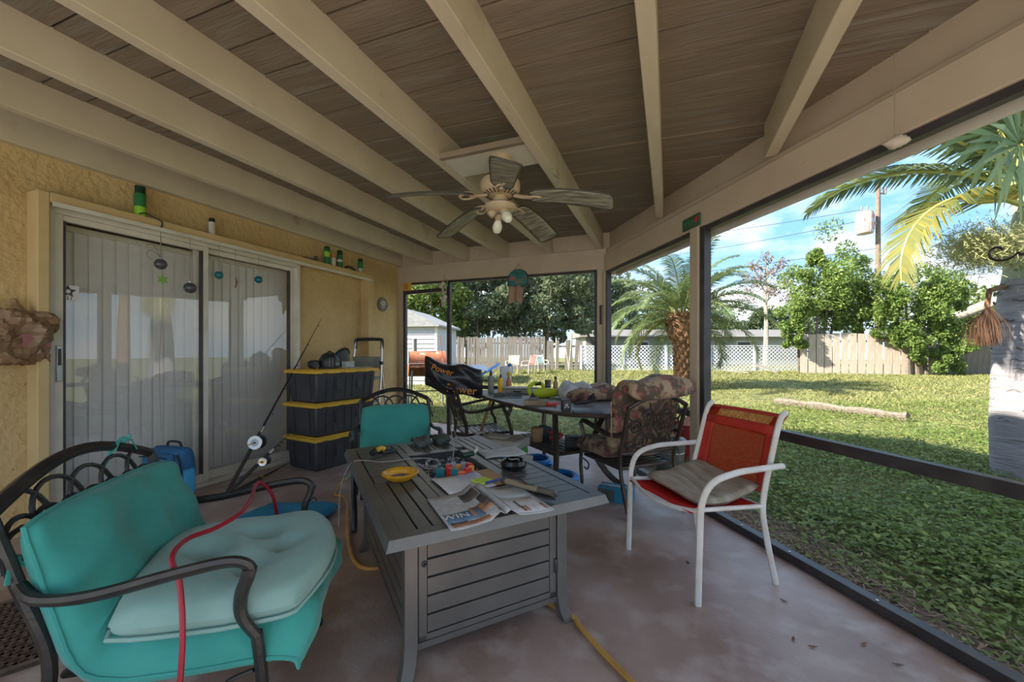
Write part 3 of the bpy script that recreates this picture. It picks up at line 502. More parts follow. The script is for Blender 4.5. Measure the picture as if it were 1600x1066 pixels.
# --- vine covered thicket
for (px, d, lb, cs) in ((1285, 18.6, 'tall vine-covered tree hanging over the pale plank fence', [(0, 0, 5.3, 1.1), (-.5, 0, 4.4, .9), (-.1, 0, 3.7, 1.0), (.5, 0, 4.2, 1.0), (-1.1, 0, 3.1, .8), (-1.5, -.1, 2.3, .5), (-1.6, -.1, 1.6, .35), (.9, 0, 3.3, .9), (.2, 0, 2.9, .7), (1.3, 0, 4.4, .9), (1.6, 0, 3.7, .9), (1.1, 0, 2.4, .6), (-.3, .2, 5.6, .5), (2.1, 0, 3.1, .8)]),
                        (1440, 17.4, 'dense vine thicket spilling over the plank fence toward the palm trunk', [(0, 0, 3.0, .9), (-.8, 0, 2.9, .9), (.7, 0, 2.5, .8), (-1.2, 0, 2.1, .6), (-.3, -.2, 1.9, .8), (.5, -.2, 1.5, .7), (1.0, -.2, .8, .55), (1.1, -.2, 1.6, .5), (-.6, -.2, 1.3, .5), (.2, -.3, .7, .45), (-1.7, 0, 3.6, 1.0), (-1.0, .2, 3.9, .9), (.1, .2, 3.9, .8), (1.0, .3, 3.4, .8), (1.8, .3, 3.8, .8)])):
    x, y, z = yard(px, d); t = tag(empty('vine_thicket', (x, y, z), YAW), lb, 'vines')
    m = MB()
    for g in range(4): m.tube([(g*.4-.6, 0, 0), (g*.3-.5, .1, 1.6), (g*.5-.7, 0, 3.4)], [.09, .07, .04], 6)
    m.build('stem', 'bark', t)
    c2, r2 = [], []
    for (ax, ay, az, rr) in cs:
        for _ in range(6): v_ = rng.normal(size=3)*rr*.5; c2.append((ax+v_[0], ay+v_[1], az+v_[2])); q = rr*rng.uniform(.35, .6); r2.append((q, q, q))
        for _ in range(2): c2.append((ax+rng.normal()*rr*.6, ay-.3, az-rr*.7)); r2.append((.16, .16, rr*.7))
    leafcloud('foliage', t, 32000, c2, r2, .068, 'vine_leaf', .35)
x, y, z = yard(1500, 18.0); tag(MB().tube([(-2.4, 1.2, -.1), (-1.6, 1.2, 1.1), (-.7, 1.1, 1.75), (0, 1.0, 2.2), (1.0, .9, 2.75), (2.6, .8, 3.4)], [.2, .18, .18, .2, .22, .24], 9).build('leaning_trunk', 'bark_pale', loc=(x, y, z), rz=YAW), 'thick pale leaning trunk crossing behind the ringed palm', 'trunk')
# --- low shrub behind the fences on the right keeps sky from showing under the vines
tree('leafy_tree', 'yellow-green leafy tree behind the dark board fence', 1560, 22, 4.4, 2.6, 1.2, 40, 12000, .12, 'tree_leaf')
# --- log and boards on the lawn
a, b = V3(zp(1212, 631, .0)), V3(zp(1420, 655, .0)); m = MB(); pts = spline([a, a*.7+b*.3+V3((0, .1, 0)), a*.35+b*.65, b], 5)
m.tube([(p.x, p.y, gz(p.x, p.y)+.06) for p in pts], [.10+.05*abs(math.sin(i*.7)) for i in range(len(pts))], 9, flat=.6); tag(m.build('fallen_log', 'log'), 'weathered grey fallen log lying in the lawn grass', 'log')
for i, (p0, p1, w_, lb) in enumerate((((1140, 588), (1172, 587), .3, 'grey weathered board lying flat in front of the lattice'), ((1178, 579), (1216, 588), .25, 'tilted grey plank leaning in the weeds by the lattice'))):
    a, b = V3(yard(p0[0], 19.5)), V3(yard(p1[0], 18.4)); a.z += .06+.35*i; b.z += .05
    tag(MB().beam(a, b, w_, .04).build('loose_board', 'fence_wood'), lb, 'board')
# --- utility pole, transformer, wires
pp_ = yard(1372, 30); up = tag(empty('utility_pole', pp_, YAW), 'brown wooden utility pole carrying a grey and rusty transformer', 'utility pole')
MB().tube([(0, 0, -.2), (0, 0, 7), (0, 0, 14.4)], [.2, .17, .14], 10).build('pole', 'pole_wood', up)
tr_ = MB().lathe([(.0, 0), (.5, .02), (.52, .1), (.52, 1.5), (.48, 1.62), (0, 1.7)], 18, (-1.0, 0, 9.9)).build('transformer', 'transformer', up)
for k in range(8): g = k*math.pi/4; MB().box(-1.0+math.cos(g)*.52-.03, -1.0+math.cos(g)*.52+.03, math.sin(g)*.52-.03, math.sin(g)*.52+.03, 10.1, 11.3).build('cooling_fin', 'transformer', tr_)
for (ix, iz) in ((-1.25, 11.6), (-.8, 11.6), (.05, 14.4)): MB().lathe([(.05, 0), (.09, .1), (.04, .15), (.08, .25), (.03, .4)], 8, (ix, 0, iz)).build('insulator', 'grill_grey', up)
MB().box(-.6, 0, -.05, .05, 10.6, 10.8).box(0, .5, -.04, .04, 12.9, 13.0).build('bracket', 'grill_grey', up); MB().lathe([(.09, 0), (.12, .3), (.05, .7)], 8, (.52, 0, 12.9)).build('cutout', 'grill_grey', up)
def wire(pxs, ys, d0, d1, lb, r=.02):
    a, b = V3(at(pxs[0], ys[0], d0)), V3(at(pxs[1], ys[1], d1)); tag(MB().tube([a.lerp(b, k/10)-V3((0, 0, .25*math.sin(math.pi*k/10))) for k in range(11)], r, 5).build('power_line', 'wire'), lb, 'power line')
wire((700, 1372), (470, 388), 42, 30, 'lowest power line running from the pole past the vine thicket')
wire((1000, 1345), (405, 345), 40, 30, 'middle power line meeting the transformer underside')
wire((1000, 1345), (375, 328), 40, 30, 'power line meeting the transformer side')
wire((1372, 1900), (268, 200), 30, 40, 'high power line running off beyond the palm fronds')
# --- feathery palm
def frond(name, parent, mt, base, az, el, length, droop, nl, ll, wd, fold=.5, rm='rachis'):
    b = V3(base); pts = []; ang = el; p = b.copy(); n = 14; h = V3((math.cos(az), math.sin(az), 0))
    for i in range(n+1):
        pts.append(p.copy()); p = p+(h*math.cos(ang)+V3((0, 0, math.sin(ang))))*(length/n); ang -= droop/n*(0.4+1.2*i/n)
    m = MB().tube(pts, [.022*wd*(1-.85*i/n)+.003 for i in range(n+1)], 5).build(name, rm, parent)
    vs_ = []; side = V3((-math.sin(az), math.cos(az), 0))
    for i in range(nl):
        t = .12+.88*i/nl; q = t*n; j = min(n-1, int(q)); c = pts[j].lerp(pts[j+1], q-j); tg = (pts[j+1]-pts[j]).normalized(); upv = side.cross(tg); upv = -upv if upv.z < 0 else upv
        L1 = ll*(math.sin(math.pi*min(1, .18+t*.78))**.7)
        for s in (-1, 1):
            dv = (side*s*.85+tg*(.45+.5*t)+upv*(fold*(.5+random.uniform(-.3, .3)))).normalized()*L1*random.uniform(.85, 1.1); w_ = tg*.013*wd
            mid = c+dv*.55; end = c+dv+V3((0, 0, -.28*L1))
            vs_ += [c-w_, c+w_, mid+w_*1.2, mid-w_*1.2, mid-w_*1.2, mid+w_*1.2, end+w_*.15, end-w_*.15]
    fastmesh('leaflets', np.array([tuple(v_) for v_ in vs_]), 4, mt, m); return m
x, y, z = yard(1066, 12); pr = tag(empty('feathery_palm', (x, y, z)), 'feathery date palm with drooping fronds and a shaggy bulbous trunk on the lawn', 'palm tree')
MB().tube([(0, 0, -.1), (0, 0, .5), (0, 0, 1.15), (-.02, 0, 1.5)], [.24, .19, .2, .24], 14).build('trunk', 'boot', pr)
bs = MB()
for k in range(120):
    h_ = .25+2.05*k/120; rr = .18 if h_ < 1.3 else .22+.2*math.sin(min(1, (h_-1.3)/.8)*math.pi*.62); g = k*2.4
    bs.tube([(math.cos(g)*rr*.75, math.sin(g)*rr*.75, h_), (math.cos(g)*(rr+.05), math.sin(g)*(rr+.05), h_+.07), (math.cos(g)*(rr+.075), math.sin(g)*(rr+.075), h_+.17)], [.05, .045, .012], 5)
bs.lathe([(.2, 1.35), (.36, 1.7), (.40, 2.0), (.3, 2.3), (.1, 2.4)], 14).build('leaf_base', 'boot', pr)['kind'] = 'stuff'
for k in range(44):
    ring = k/44; el = 1.35-1.75*ring; az = k*2.39996+.3
    if ring > .62 and -(math.cos(az)*F[0]+math.sin(az)*F[1]) > .45: continue
    frond('frond', pr, 'palm_yellow' if (ring > .86 and k % 2) else 'palm_frond', (math.cos(az)*.15, math.sin(az)*.15, 2.25), az, el, 2.5+.3*math.sin(k), 1.4+.5*ring, 56, .50, 1.15, .45, 'palm_rib')
# --- ringed palm by the porch
x, y, z = yard(1602, 4.02); rp_ = tag(empty('ringed_palm', (x, y, z)), 'thick grey ringed palm trunk with fronds close outside the porch screen', 'palm tree')
MB().tube([(.03, 0, -.05), (0, 0, .1), (-.01, 0, .55), (.0, 0, 1.2), (.02, 0, 1.9), (.03, 0, 2.0)], [.27, .235, .235, .225, .2, .185], 22).build('trunk', 'palm_trunk', rp_)
rs_ = MB()
for k in range(15):
    h_ = .5+k*.1+random.uniform(-.02, .02); g0 = random.uniform(0, 6.28); rr = .236 if h_ < .6 else .236-.036*(h_-.6)/1.3
    for s in range(3): g1 = g0+s*2.1; rs_.tube([(math.cos(g1+q*.09)*rr, math.sin(g1+q*.09)*rr, h_+.012*math.sin(q*1.3+k)) for q in range(random.randint(5, 12))], .007, 5)
rs_.build('ring_scars', 'ring_scar', rp_)['kind'] = 'stuff'
MB().tube([(.03, 0, 1.98), (.03, 0, 2.1), (.04, 0, 2.5), (.05, 0, 2.95)], [.19, .175, .14, .09], 16).build('crownshaft', 'crownshaft', rp_)
TL = facing(0, -1); lft = math.atan2(W(0, -1)[1], W(0, -1)[0])
fr_ = [(lft+.10, .30, 2.0, 2.3, 'palm_yellow', 2.72), (lft+.55, .95, 2.0, 1.7, 'palm_frond', 2.9), (lft-.45, 1.0, 2.0, 1.6, 'palm_frond', 2.9), (lft-.9, .7, 2.1, 1.6, 'palm_frond', 2.9), (lft+1.1, .8, 2.1, 1.6, 'palm_frond', 2.9), (lft+2.2, .7, 2.2, 1.6, 'palm_frond', 2.9), (lft+3.1, .6, 2.2, 1.7, 'palm_frond', 2.9), (lft-1.9, .7, 2.2, 1.7, 'palm_frond', 2.9), (lft+.0, 1.1, 2.2, 1.6, 'palm_frond', 2.95)]
for (az, el, ln2, dr_, mt_, zb) in fr_: frond('frond', rp_, mt_, (.05, 0, zb), az, el, ln2, dr_, 60, .5, 1.3, .15)
# fan shaped leaf of a second palm standing behind the trunk
fx = V3(at(1594, 225, 3.35)); fb = tag(empty('fan_palm', (fx.x, fx.y, gz(fx.x, fx.y))), 'fan palm with broad pleated green leaves at the porch edge', 'palm tree'); zc = fx.z-gz(fx.x, fx.y)
MB().tube([(.25, .1, 0), (.25, .1, zc*.6), (.2, .1, zc*.85)], [.12, .1, .08], 10).build('trunk', 'boot', fb)
for (cx_, cy_, cz_, tilt, rad, nb, mt_) in ((0, 0, 0, 0, .66, 34, 'palm_fan'), (.15, .5, .35, .3, .75, 30, 'palm_fan'), (.5, .3, .2, -.4, .7, 28, 'palm_fan')):
    c0 = V3((cx_, cy_, zc+cz_)); st_ = MB().tube([(.22, .1, zc*.8), tuple(c0)], .014, 6).build('petiole', 'rachis', fb); vs_ = []
    ex = V3((R[0], R[1], 0)); ey = V3((F[0], F[1], 0))
    for k in range(nb):
        g = math.pi*(.42+1.25*k/(nb-1))+tilt; dv = ex*math.cos(g)+V3((0, 0, 1))*math.sin(g)+ey*(.25*math.sin(k*2.1)-.25); dv.normalize(); sv = dv.cross(ey).normalized(); Lk = rad*(.8+.2*math.sin(math.pi*k/nb))*random.uniform(.92, 1.05)
        m1 = c0+dv*Lk*.55; e1_ = c0+dv*Lk+V3((0, 0, -.09)); wv = sv*.026
        vs_ += [c0, c0, m1+wv, m1-wv, m1-wv, m1+wv, e1_+wv*.1, e1_-wv*.1]
    vv = np.array([tuple(v_) for v_ in vs_]); vv[0::8] -= .002; fastmesh('leaf_blades', vv, 4, mt_, st_)
# blossom and dead flower stalk of the ringed palm
m = []
cB = V3(at(1545, 385, 3.85))-V3((x, y, z))
for k in range(9000):
    g = rng.normal(size=3); g[0] -= .3*(k % 2); p = cB+V3((R[0]*g[0]*.2+F[0]*g[1]*.1, R[1]*g[0]*.2+F[1]*g[1]*.1, g[2]*.10-.02)); dv = V3(tuple(rng.normal(size=3))).normalized()*.06; s_ = V3(tuple(rng.normal(size=3))).normalized()*.0042
    m += [p, p+dv+s_, p+dv-s_]
o = fastmesh('blossom', np.array([tuple(v_) for v_ in m]), 3, 'blossom', rp_); o['kind'] = 'stuff'
MB().tube([(0, 0, 2.02), tuple(V3((0, 0, 2.1)).lerp(cB, .5)), tuple(cB)], [.03, .022, .012], 7).build('flower_stem', 'crownshaft', rp_)
c0 = V3(at(1546, 462, 3.85))-V3((x, y, z)); m = []; sm = MB().tube([(-.15, 0, 1.95), tuple(c0+V3((0, 0, .05))), tuple(c0-V3((.02, 0, .12)))], [.03, .022, .02], 7).build('dead_flower_stalk', 'boot', rp_)
for k in range(420):
    p = c0-V3((0, 0, .1)); g = rng.normal(size=2); e1_ = p+V3((R[0]*(g[0]*.07-.06), R[1]*(g[0]*.07-.06), -.28-.12*rng.random()))+V3((F[0], F[1], 0))*g[1]*.05; md = p.lerp(e1_, .5)+V3((R[0], R[1], 0))*g[0]*.03; w_ = V3((R[0], R[1], 0))*.002
    m += [p-w_, p+w_, md+w_, md-w_, md-w_, md+w_, e1_+w_, e1_-w_]
fastmesh('dry_strands', np.array([tuple(v_) for v_ in m]), 4, 'dry_stalk', sm)['kind'] = 'stuff'
# buckets outside the screen
bp = at(1046, 726, 4.25); bk = tag(empty('metal_bucket', (bp[0], bp[1], -.1)), 'ribbed galvanised metal bucket outside the screen by the post', 'bucket')
MB().lathe([(.12, 0), (.13, .01), (.16, .34), (.168, .35), (.16, .36), (.152, .34), (.12, .03), (0, .03)], 24).build('shell', 'galvanised', bk)
for h_ in (.1, .22): MB().tube([(math.cos(k*.262)*(.125+.1*h_), math.sin(k*.262)*(.125+.1*h_), h_) for k in range(24)], .005, 6, closed=True).build('rib', 'galvanised', bk)
bp = at(1078, 712, 4.75); bk = tag(empty('red_tub', (bp[0], bp[1], -.1)), 'faded red tub with a crumpled cloth outside the screen by the post', 'tub')
MB().lathe([(.15, 0), (.20, .42), (.21, .43), (.19, .42), (.15, .1), (0, .1)], 20).build('shell', 'red_stuff', bk)
MB().grid(12, 12, lambda u, v: ((u-.5)*.36, (v-.5)*.36, .42+.09*math.sin(u*7+v*3)*math.cos(v*8)-.12*((u-.5)**2+(v-.5)**2)*4+.03)).build('cloth', 'news_orange', bk, solid=.008)
# ================================================================== furniture on the porch
def pillow(w, h, t, fn, nu=20, nv=20, tufts=(), p=5, wr=.004, seed=0, rim=.12):
    m = MB(); rnd = random.Random(seed); ph = [rnd.uniform(0, 6) for _ in range(6)]
    for sg in (1, -1):
        def g(a, b):
            u, v = 2*a-1, 2*b-1; u = math.sin(u*math.pi/2)*.5+u*.5; v = math.sin(v*math.pi/2)*.5+v*.5
            e_ = max(0, (1-abs(u)**p)*(1-abs(v)**p)); th = t/2*(rim*0+e_**.45)
            if sg > 0:
                for (tu, tv) in tufts: th -= t*.50*math.exp(-((u-tu)**2+(v-tv)**2)/.035); 
                for (tu, tv) in tufts: th -= t*.16*math.exp(-abs(u-tu)*9)*max(0, 1-abs(v-tv)*1.6)+t*.16*math.exp(-abs(v-tv)*9)*max(0, 1-abs(u-tu)*1.6)
            th += wr*math.sin(5*u+3*v+ph[0])*math.sin(4*v+ph[1])*e_
            x = u*w/2*(1-.05*v**4); y = v*h/2*(1-.05*u**4); return fn(x, y, sg*th)
        m.grid(nu, nv, g)
    return m
def piping(w, h, fn, r=.006, n=10):
    pts = [];
    for (a, b) in (((-1,-1), (1,-1)), ((1,-1), (1,1)), ((1,1), (-1,1)), ((-1,1), (-1,-1))):
        for k in range(n): q = k/n; u = a[0]+(b[0]-a[0])*q; v = a[1]+(b[1]-a[1])*q; pts.append(fn(u*w/2*(1-.05*v**4), v*h/2*(1-.05*u**4), 0))
    return MB().tube(pts, r, 6, closed=True)
def path_fn(path):
    P = [V3((0, a, b)) for a, b in path]; ln_ = [0]
    for i in range(len(P)-1): ln_.append(ln_[-1]+(P[i+1]-P[i]).length)
    tot = ln_[-1]
    def f_(x, y, n):
        s = max(0, min(tot, y+tot/2)); i = 0
        while i < len(P)-2 and s > ln_[i+1]: i += 1
        q = (s-ln_[i])/(ln_[i+1]-ln_[i]); p = P[i].lerp(P[i+1], q); t = (P[min(i+2, len(P)-1)]-P[max(i-1 if q < .5 else i, 0)]).normalized(); nr = V3((0, -t.z, t.y))
        if nr.z < 0 and nr.y < 0: nr = -nr
        r_ = p+nr*n; return (x, r_.y, r_.z)
    return f_, tot
def cast_chair(label, loc, rz, mt='black_metal', scroll=False, group=None, wide=1.0):
    t = tag(empty('patio_armchair', loc, rz), label, 'chair', group)
    for s in (-1, 1):
        x = .26*s*wide
        MB().tube(spline([(x*.98, -.33, 0), (x*.97, -.25, .22), (x*.97, -.225, .40), (x, -.28, .60), (x*1.02, -.335, .79)], 5), .015, 8, flat=1.35).build('back_leg', mt, t)
        arm = MB().tube(spline([(x, -.275, .60), (x*1.1, -.22, .575), (x*1.16, -.10, .578), (x*1.16, .08, .61), (x*1.14, .19, .622), (x*1.12, .235, .605), (x*1.11, .235, .575), (x*1.08, .215, .52), (x*1.07, .215, .46), (x*1.06, .25, .40)], 5), .014, 8, flat=1.5).build('arm', mt, t)
        MB().lathe([(.0, -.004), (.016, 0), (.018, .012), (.0, .018)], 10, (x*1.12, .24, .585)).build('arm_tip', mt, arm)
        MB().tube(spline([(x*1.06, .25, .41), (x*1.06, .265, .25), (x*1.04, .255, .1), (x*1.05, .27, 0)], 4), .015, 8, flat=1.25).build('front_leg', mt, t)
        MB().tube(spline([(x*1.03, .24, .30), (x*1.0, .17, .27), (x*1.0, .19, .22), (x*1.02, .23, .23)], 4), .006, 6).build('scroll_bracket', mt, t)
        MB().lathe([(.017, 0), (.019, .02), (.015, .03)], 8, (x*1.05, .27, 0)).build('foot_cap', 'black_plastic', t)
    MB().tube([(-.25, .235, .33), (.25, .235, .33), (.245, -.22, .33), (-.245, -.22, .33)], .014, 8, closed=True).build('seat_frame', mt, t)
    for k in range(7): yy = -.17+k*.062; MB().box(-.25, .25, yy-.02, yy+.02, .326, .334).build('seat_slat', mt, t)
    def bkp(xx, zz): return (xx, -.225-.11*max(0, zz-.40)/.39, zz)
    arch = [bkp(-.265*wide+.53*wide*k/14, .785+.085*math.sin(math.pi*k/14)) for k in range(15)]
    MB().tube(arch, .019, 8, flat=.8).build('back_rail', mt, t); MB().tube([bkp(-.25*wide, .44), bkp(.25*wide, .44)], .011, 8).build('lower_back_rail', mt, t)
    m = MB()
    if not scroll:
        for (rad, zc, step) in ((.085, .735, .105), (.052, .70, .07), (.085, .64, .105)):
            k = -.21
            while k < .22:
                m.tube([bkp(k*wide+math.cos(g*math.pi/10)*rad, min(zc+math.sin(g*math.pi/10)*rad, .775+.085*math.cos(min(1, abs(k+math.cos(g*math.pi/10)*rad)/.265)*1.57))) for g in range(11)], .007, 6); k += step
        for k in range(-3, 4): m.tube([bkp(k*.07*wide, .44), bkp(k*.07*wide, .66)], .006, 6)
    else:
        for sx_ in (-1, 1):
            for (cx_, cz_, r0) in ((.10, .52, .075), (.17, .64, .06), (.08, .72, .055), (.19, .49, .045)):
                m.tube([bkp(sx_*(cx_+math.cos(g*.5)*r0*(1-g/30)), cz_+math.sin(g*.5)*r0*(1-g/30)) for g in range(26)], .007, 6)
            m.tube([bkp(sx_*(.03+.05*math.sin(q*.6)), .45+q*.028) for q in range(14)], .007, 6); m.tube([bkp(sx_*(.20-.12*math.sin(q*.35)), .45+q*.026) for q in range(13)], .006, 6)
            for q in range(4): m.tube([bkp(sx_*(.02+.03*q), .60), bkp(sx_*(.11-.02*q), .76)], .005, 6)
    m.build('back_lattice', mt, t); return t
def knot(loc, mt='teal_cloth', sc=1.0, seed=1):
    r_ = random.Random(seed); m = MB().lathe([(0, -.014*sc), (.014*sc, -.006*sc), (.014*sc, .006*sc), (0, .014*sc)], 8)
    for k in range(4): g = r_.uniform(0, 6.28); e_ = (math.cos(g)*.05*sc, math.sin(g)*.05*sc, r_.uniform(-.09, .03)*sc); m.tube([(0, 0, 0), (e_[0]*.6, e_[1]*.6, e_[2]*.4+.012), e_], [.005*sc, .006*sc, .006*sc], 6, flat=.4)
    return m.shift(*loc)
# chair in front, left
pa = W(1.345, -1.022); ra = facing(.24, .97)
cast_chair('black cast patio armchair with scalloped back, dressed in a one-piece teal cushion', pa, ra, wide=1.16)
cu = tag(empty('lounge_cushion', pa, ra), 'one-piece teal seat and back cushion tied to the armchair beside the doormat', 'cushion')
fn, tot = path_fn([(-.275, .765), (-.255, .70), (-.215, .59), (-.17, .48), (-.13, .43), (-.05, .412), (.1, .41), (.22, .41), (.30, .40), (.345, .375), (.355, .32)])
droop = lambda q, x: (q[0], q[1], q[2]-.085*(max(0, abs(x)-.2)/.13)**1.5*(1 if q[2] < .46 else max(0, 1-(q[2]-.46)/.2)))
fn2 = lambda x, y, n: droop(fn(x*(1+.02*math.sin(y*7)), y, n+(.012*math.sin(26*x+16*y+3*math.sin(9*y))*math.sin(7*y+5*x)+.008*math.sin(40*y-12*x)*math.cos(9*x) if n > .02 else 0)), x)
pillow(.64, tot, .12, fn2, 30, 56, seed=3, wr=.008, p=8).build('cushion_body', 'teal_cloth', cu, smooth=60)
piping(.64, tot, fn2, .006, 26).build('piping', 'teal_cloth', cu)
knot((.285, -.30, .66), sc=1.0, seed=4).build('tie', 'teal_cloth', cu); knot((-.17, -.34, .865), sc=1.0, seed=9).build('tie', 'teal_cloth', cu)
sc_ = tag(empty('seat_cushion', W(1.335, -.885, .495), ra+.12, (math.radians(-1), math.radians(3), ra+.12)), 'pale aqua tufted seat cushion lying on the teal armchair cushion', 'cushion')
def dfn(x, y, n):
    k = 1-.30*max(0, (y+.05)/.3)**2.2*abs(x/.27)**2; return (x*(1-.10*max(0, -y/.27)), y*k, n-.02*abs(x/.27)**2)
pillow(.56, .54, .12, dfn, 26, 26, [(-.38, .1), (.38, .1), (0, .42), (0, -.4)], 7, .004, 6).build('cushion_body', 'teal_pale', sc_, smooth=60)
piping(.56, .54, lambda x, y, n: dfn(x, y, n-.028), .006, 10).build('piping', 'teal_pale', sc_)
# chair behind the fire table
pb = W(2.946, -.854); rb = facing(-.95, .3)
cast_chair('black cast patio armchair with teal cushion behind the fire table', pb, rb)
cu = tag(empty('lounge_cushion', pb, rb), 'one-piece teal cushion on the armchair by the stacked totes', 'cushion')
fn, tot = path_fn([(-.27, .755), (-.25, .69), (-.2, .55), (-.15, .44), (-.06, .41), (.12, .405), (.26, .405), (.30, .385)])
pillow(.52, tot, .10, lambda x, y, n: fn(x, y, n+(.006*math.sin(24*x+14*y)*math.sin(9*y+4*x) if n > .02 else 0)), 26, 40, seed=8, wr=.012, p=9).build('cushion_body', 'teal_cloth', cu, smooth=60); piping(.52, tot, fn, .005, 20).build('piping', 'teal_cloth', cu)
for (x_, s_) in ((.28, 5), (-.28, 6)): knot((x_, .2, .36), sc=.9, seed=s_).build('tie', 'teal_cloth', cu)
# chair with the floral cushion at the dining table
pc = W(3.185, .93); rc = facing(.92, -.38)
cast_chair('dark bronze scroll-back armchair with a floral cushion at the dining table', pc, rc, 'bronze_iron', True)
cu = tag(empty('floral_cushion', pc, rc), 'brown floral one-piece cushion slumped on the scroll-back armchair', 'cushion')
fn, tot = path_fn([(-.42, .86), (-.36, .93), (-.27, .94), (-.22, .86), (-.19, .74), (-.16, .60), (-.13, .46), (-.03, .43), (.15, .425), (.30, .42), (.34, .36)])
pillow(.60, tot, .13, lambda x, y, n: (lambda q: (q[0], q[1], q[2]+.03*math.sin(x*8)*max(0, (q[2]-.6))))(fn(x, y, n)), 20, 40, seed=12, wr=.02, p=8).build('cushion_body', 'floral', cu, smooth=60)
for (x_, zz) in ((.30, .84), (-.31, .82), (.31, .44)): MB().tube(spline([(x_, -.2, zz), (x_*1.05, -.22, zz-.12), (x_*1.0, -.2, zz-.28)], 4), .006, 6, flat=.5).build('tie', 'floral', cu)
fc = W(3.72, .72, .795); tag(pillow(.5, .42, .13, lambda x, y, n: (x, y, n+.02*math.sin(x*9)*math.cos(y*8)), 18, 18, seed=14, wr=.02).build('folded_cushion', 'floral', loc=fc, rz=YAW+.4, smooth=60), 'folded brown floral cushion lying on the dining table', 'cushion')
# chair tucked under the far end of the dining table
pe = W(4.36, -.34); cast_chair('dark scroll-back armchair under the black plastic bag at the far table end', pe, facing(.35, .93), 'bronze_iron', True)
# red sling chair
pd_ = W(2.187, 1.0045); rd = facing(-.3, -.95)
sling_chair('sling_chair', 'white tube armchair with a red mesh sling by the screen wall', 'chair', pd_, rd, 'white_tube', 'red_trim', 'red_sling', 'red_sling_seat')
sp2 = tag(empty('seat_pad', tuple(V3(pd_)+V3((0, 0, .445))), rd), 'dirty beige seat pad with loose ties on the red sling chair', 'cushion')
pillow(.46, .40, .055, lambda x, y, n: (x+.02, y-.05, n+.012*math.sin(x*9+y*4)-.03*math.exp(-(x*x+y*y)/.03)+.04*max(0, -(y-.05)/.2)), 22, 22, seed=15, wr=.008, p=7).build('pad', 'pad_dirty', sp2, smooth=60)
for x_ in (-.2, .2): MB().tube(spline([(x_, -.22, .01), (x_*1.05, -.26, -.06), (x_, -.25, -.15), (x_*.96, -.24, -.17)], 4), .006, 6, flat=.4).build('tie', 'pad_dirty', sp2)
# ------------------------------------------------------------------ fire table
T = .58; o0 = zp(608, 846, T); AT = .8628
ft = tag(empty('fire_table', (o0[0], o0[1], 0), AT), 'dark grey slatted fire pit table with a cabinet base', 'table'); TW, TL_ = .885, 1.345
def bar(x0, x1, y0, y1, nm='frame_bar', z0=T-.022, mt='table_grey'): return MB().box(x0, x1, y0, y1, z0, T).build(nm, mt, ft, bevel=.002)
ed = .045
for (a, b) in (((0, 0), (TW, 0)), ((TW, 0), (TW, TL_)), ((TW, TL_), (0, TL_)), ((0, TL_), (0, 0))):   # bevelled outer rim
    a_, b_ = V3((*a, 0)), V3((*b, 0)); e_ = (b_-a_).normalized(); nn_ = V3((-e_.y, e_.x, 0)); q = []
    for (off, z_, mi) in ((-.012, T-.034, -.012), (-.0, T, 0), (ed, T, ed), (ed, T-.034, ed)): q.append((a_+nn_*off+e_*mi+V3((0, 0, z_)), b_+nn_*off-e_*mi+V3((0, 0, z_))))
    MB().add([tuple(p[0]) for p in q]+[tuple(p[1]) for p in q], [(0,1,5,4), (1,2,6,5), (2,3,7,6), (3,0,4,7), (0,3,2,1), (4,5,6,7)]).build('rim', 'table_grey', ft, smooth=0)
OX0, OX1, OY0, OY1 = .30, .605, .305, 1.01; G = .007
for k in range(4): x0 = ed+k*.0535; bar(x0+(G if k else 0), x0+.0535, ed, .60, 'slat')          # near left, slats run lengthwise
n = 10
for k in range(n): y0 = .60+k*(TL_-ed-.60)/n; bar(ed+G, .255, y0+G, y0+(TL_-ed-.60)/n, 'slat')       # far left, crosswise
bar(.262, OX0, .05, TL_-ed, 'frame_bar'); bar(OX0, OX1, ed, OY0-.0, 'frame_bar'); bar(OX1, .66, ed, TL_-ed-.3, 'frame_bar')
n = 8
for k in range(n): y0 = ed+k*(.60-ed)/n; bar(.66+G, TW-ed-G, y0+(G if k else 0), y0+(.60-ed)/n, 'slat')  # near right, crosswise
for k in range(4): x0 = .66+k*(TW-ed-.66)/4; bar(x0+G, x0+(TW-ed-.66)/4, .60+G, TL_-ed, 'slat')         # far right, lengthwise
bar(OX0, OX1, OY1, OY1+.07, 'frame_bar')
for k in range(6): x0 = OX0+k*.0605; bar(x0+G, x0+.0605, OY1+.07, TL_-ed, 'slat')
MB().box(.03, TW-.03, .03, OY0-.002, T-.036, T-.026).box(.03, TW-.03, OY1+.002, TL_-.03, T-.036, T-.026).box(.03, OX0-.002, OY0, OY1, T-.036, T-.026).box(OX1+.002, TW-.03, OY0, OY1, T-.036, T-.026).build('under_tray', 'table_dark', ft)
MB().box(OX0-.012, OX0, OY0, OY1, .46, T-.004).box(OX1, OX1+.012, OY0, OY1, .46, T-.004).box(OX0, OX1, OY0-.012, OY0, .46, T-.004).box(OX0, OX1, OY1, OY1+.012, .46, T-.004).box(OX0, OX1, OY0, OY1, .45, .465).build('burner_pan', 'table_dark', ft)
BX0, BX1, BY0, BY1 = .105, .765, .165, 1.185
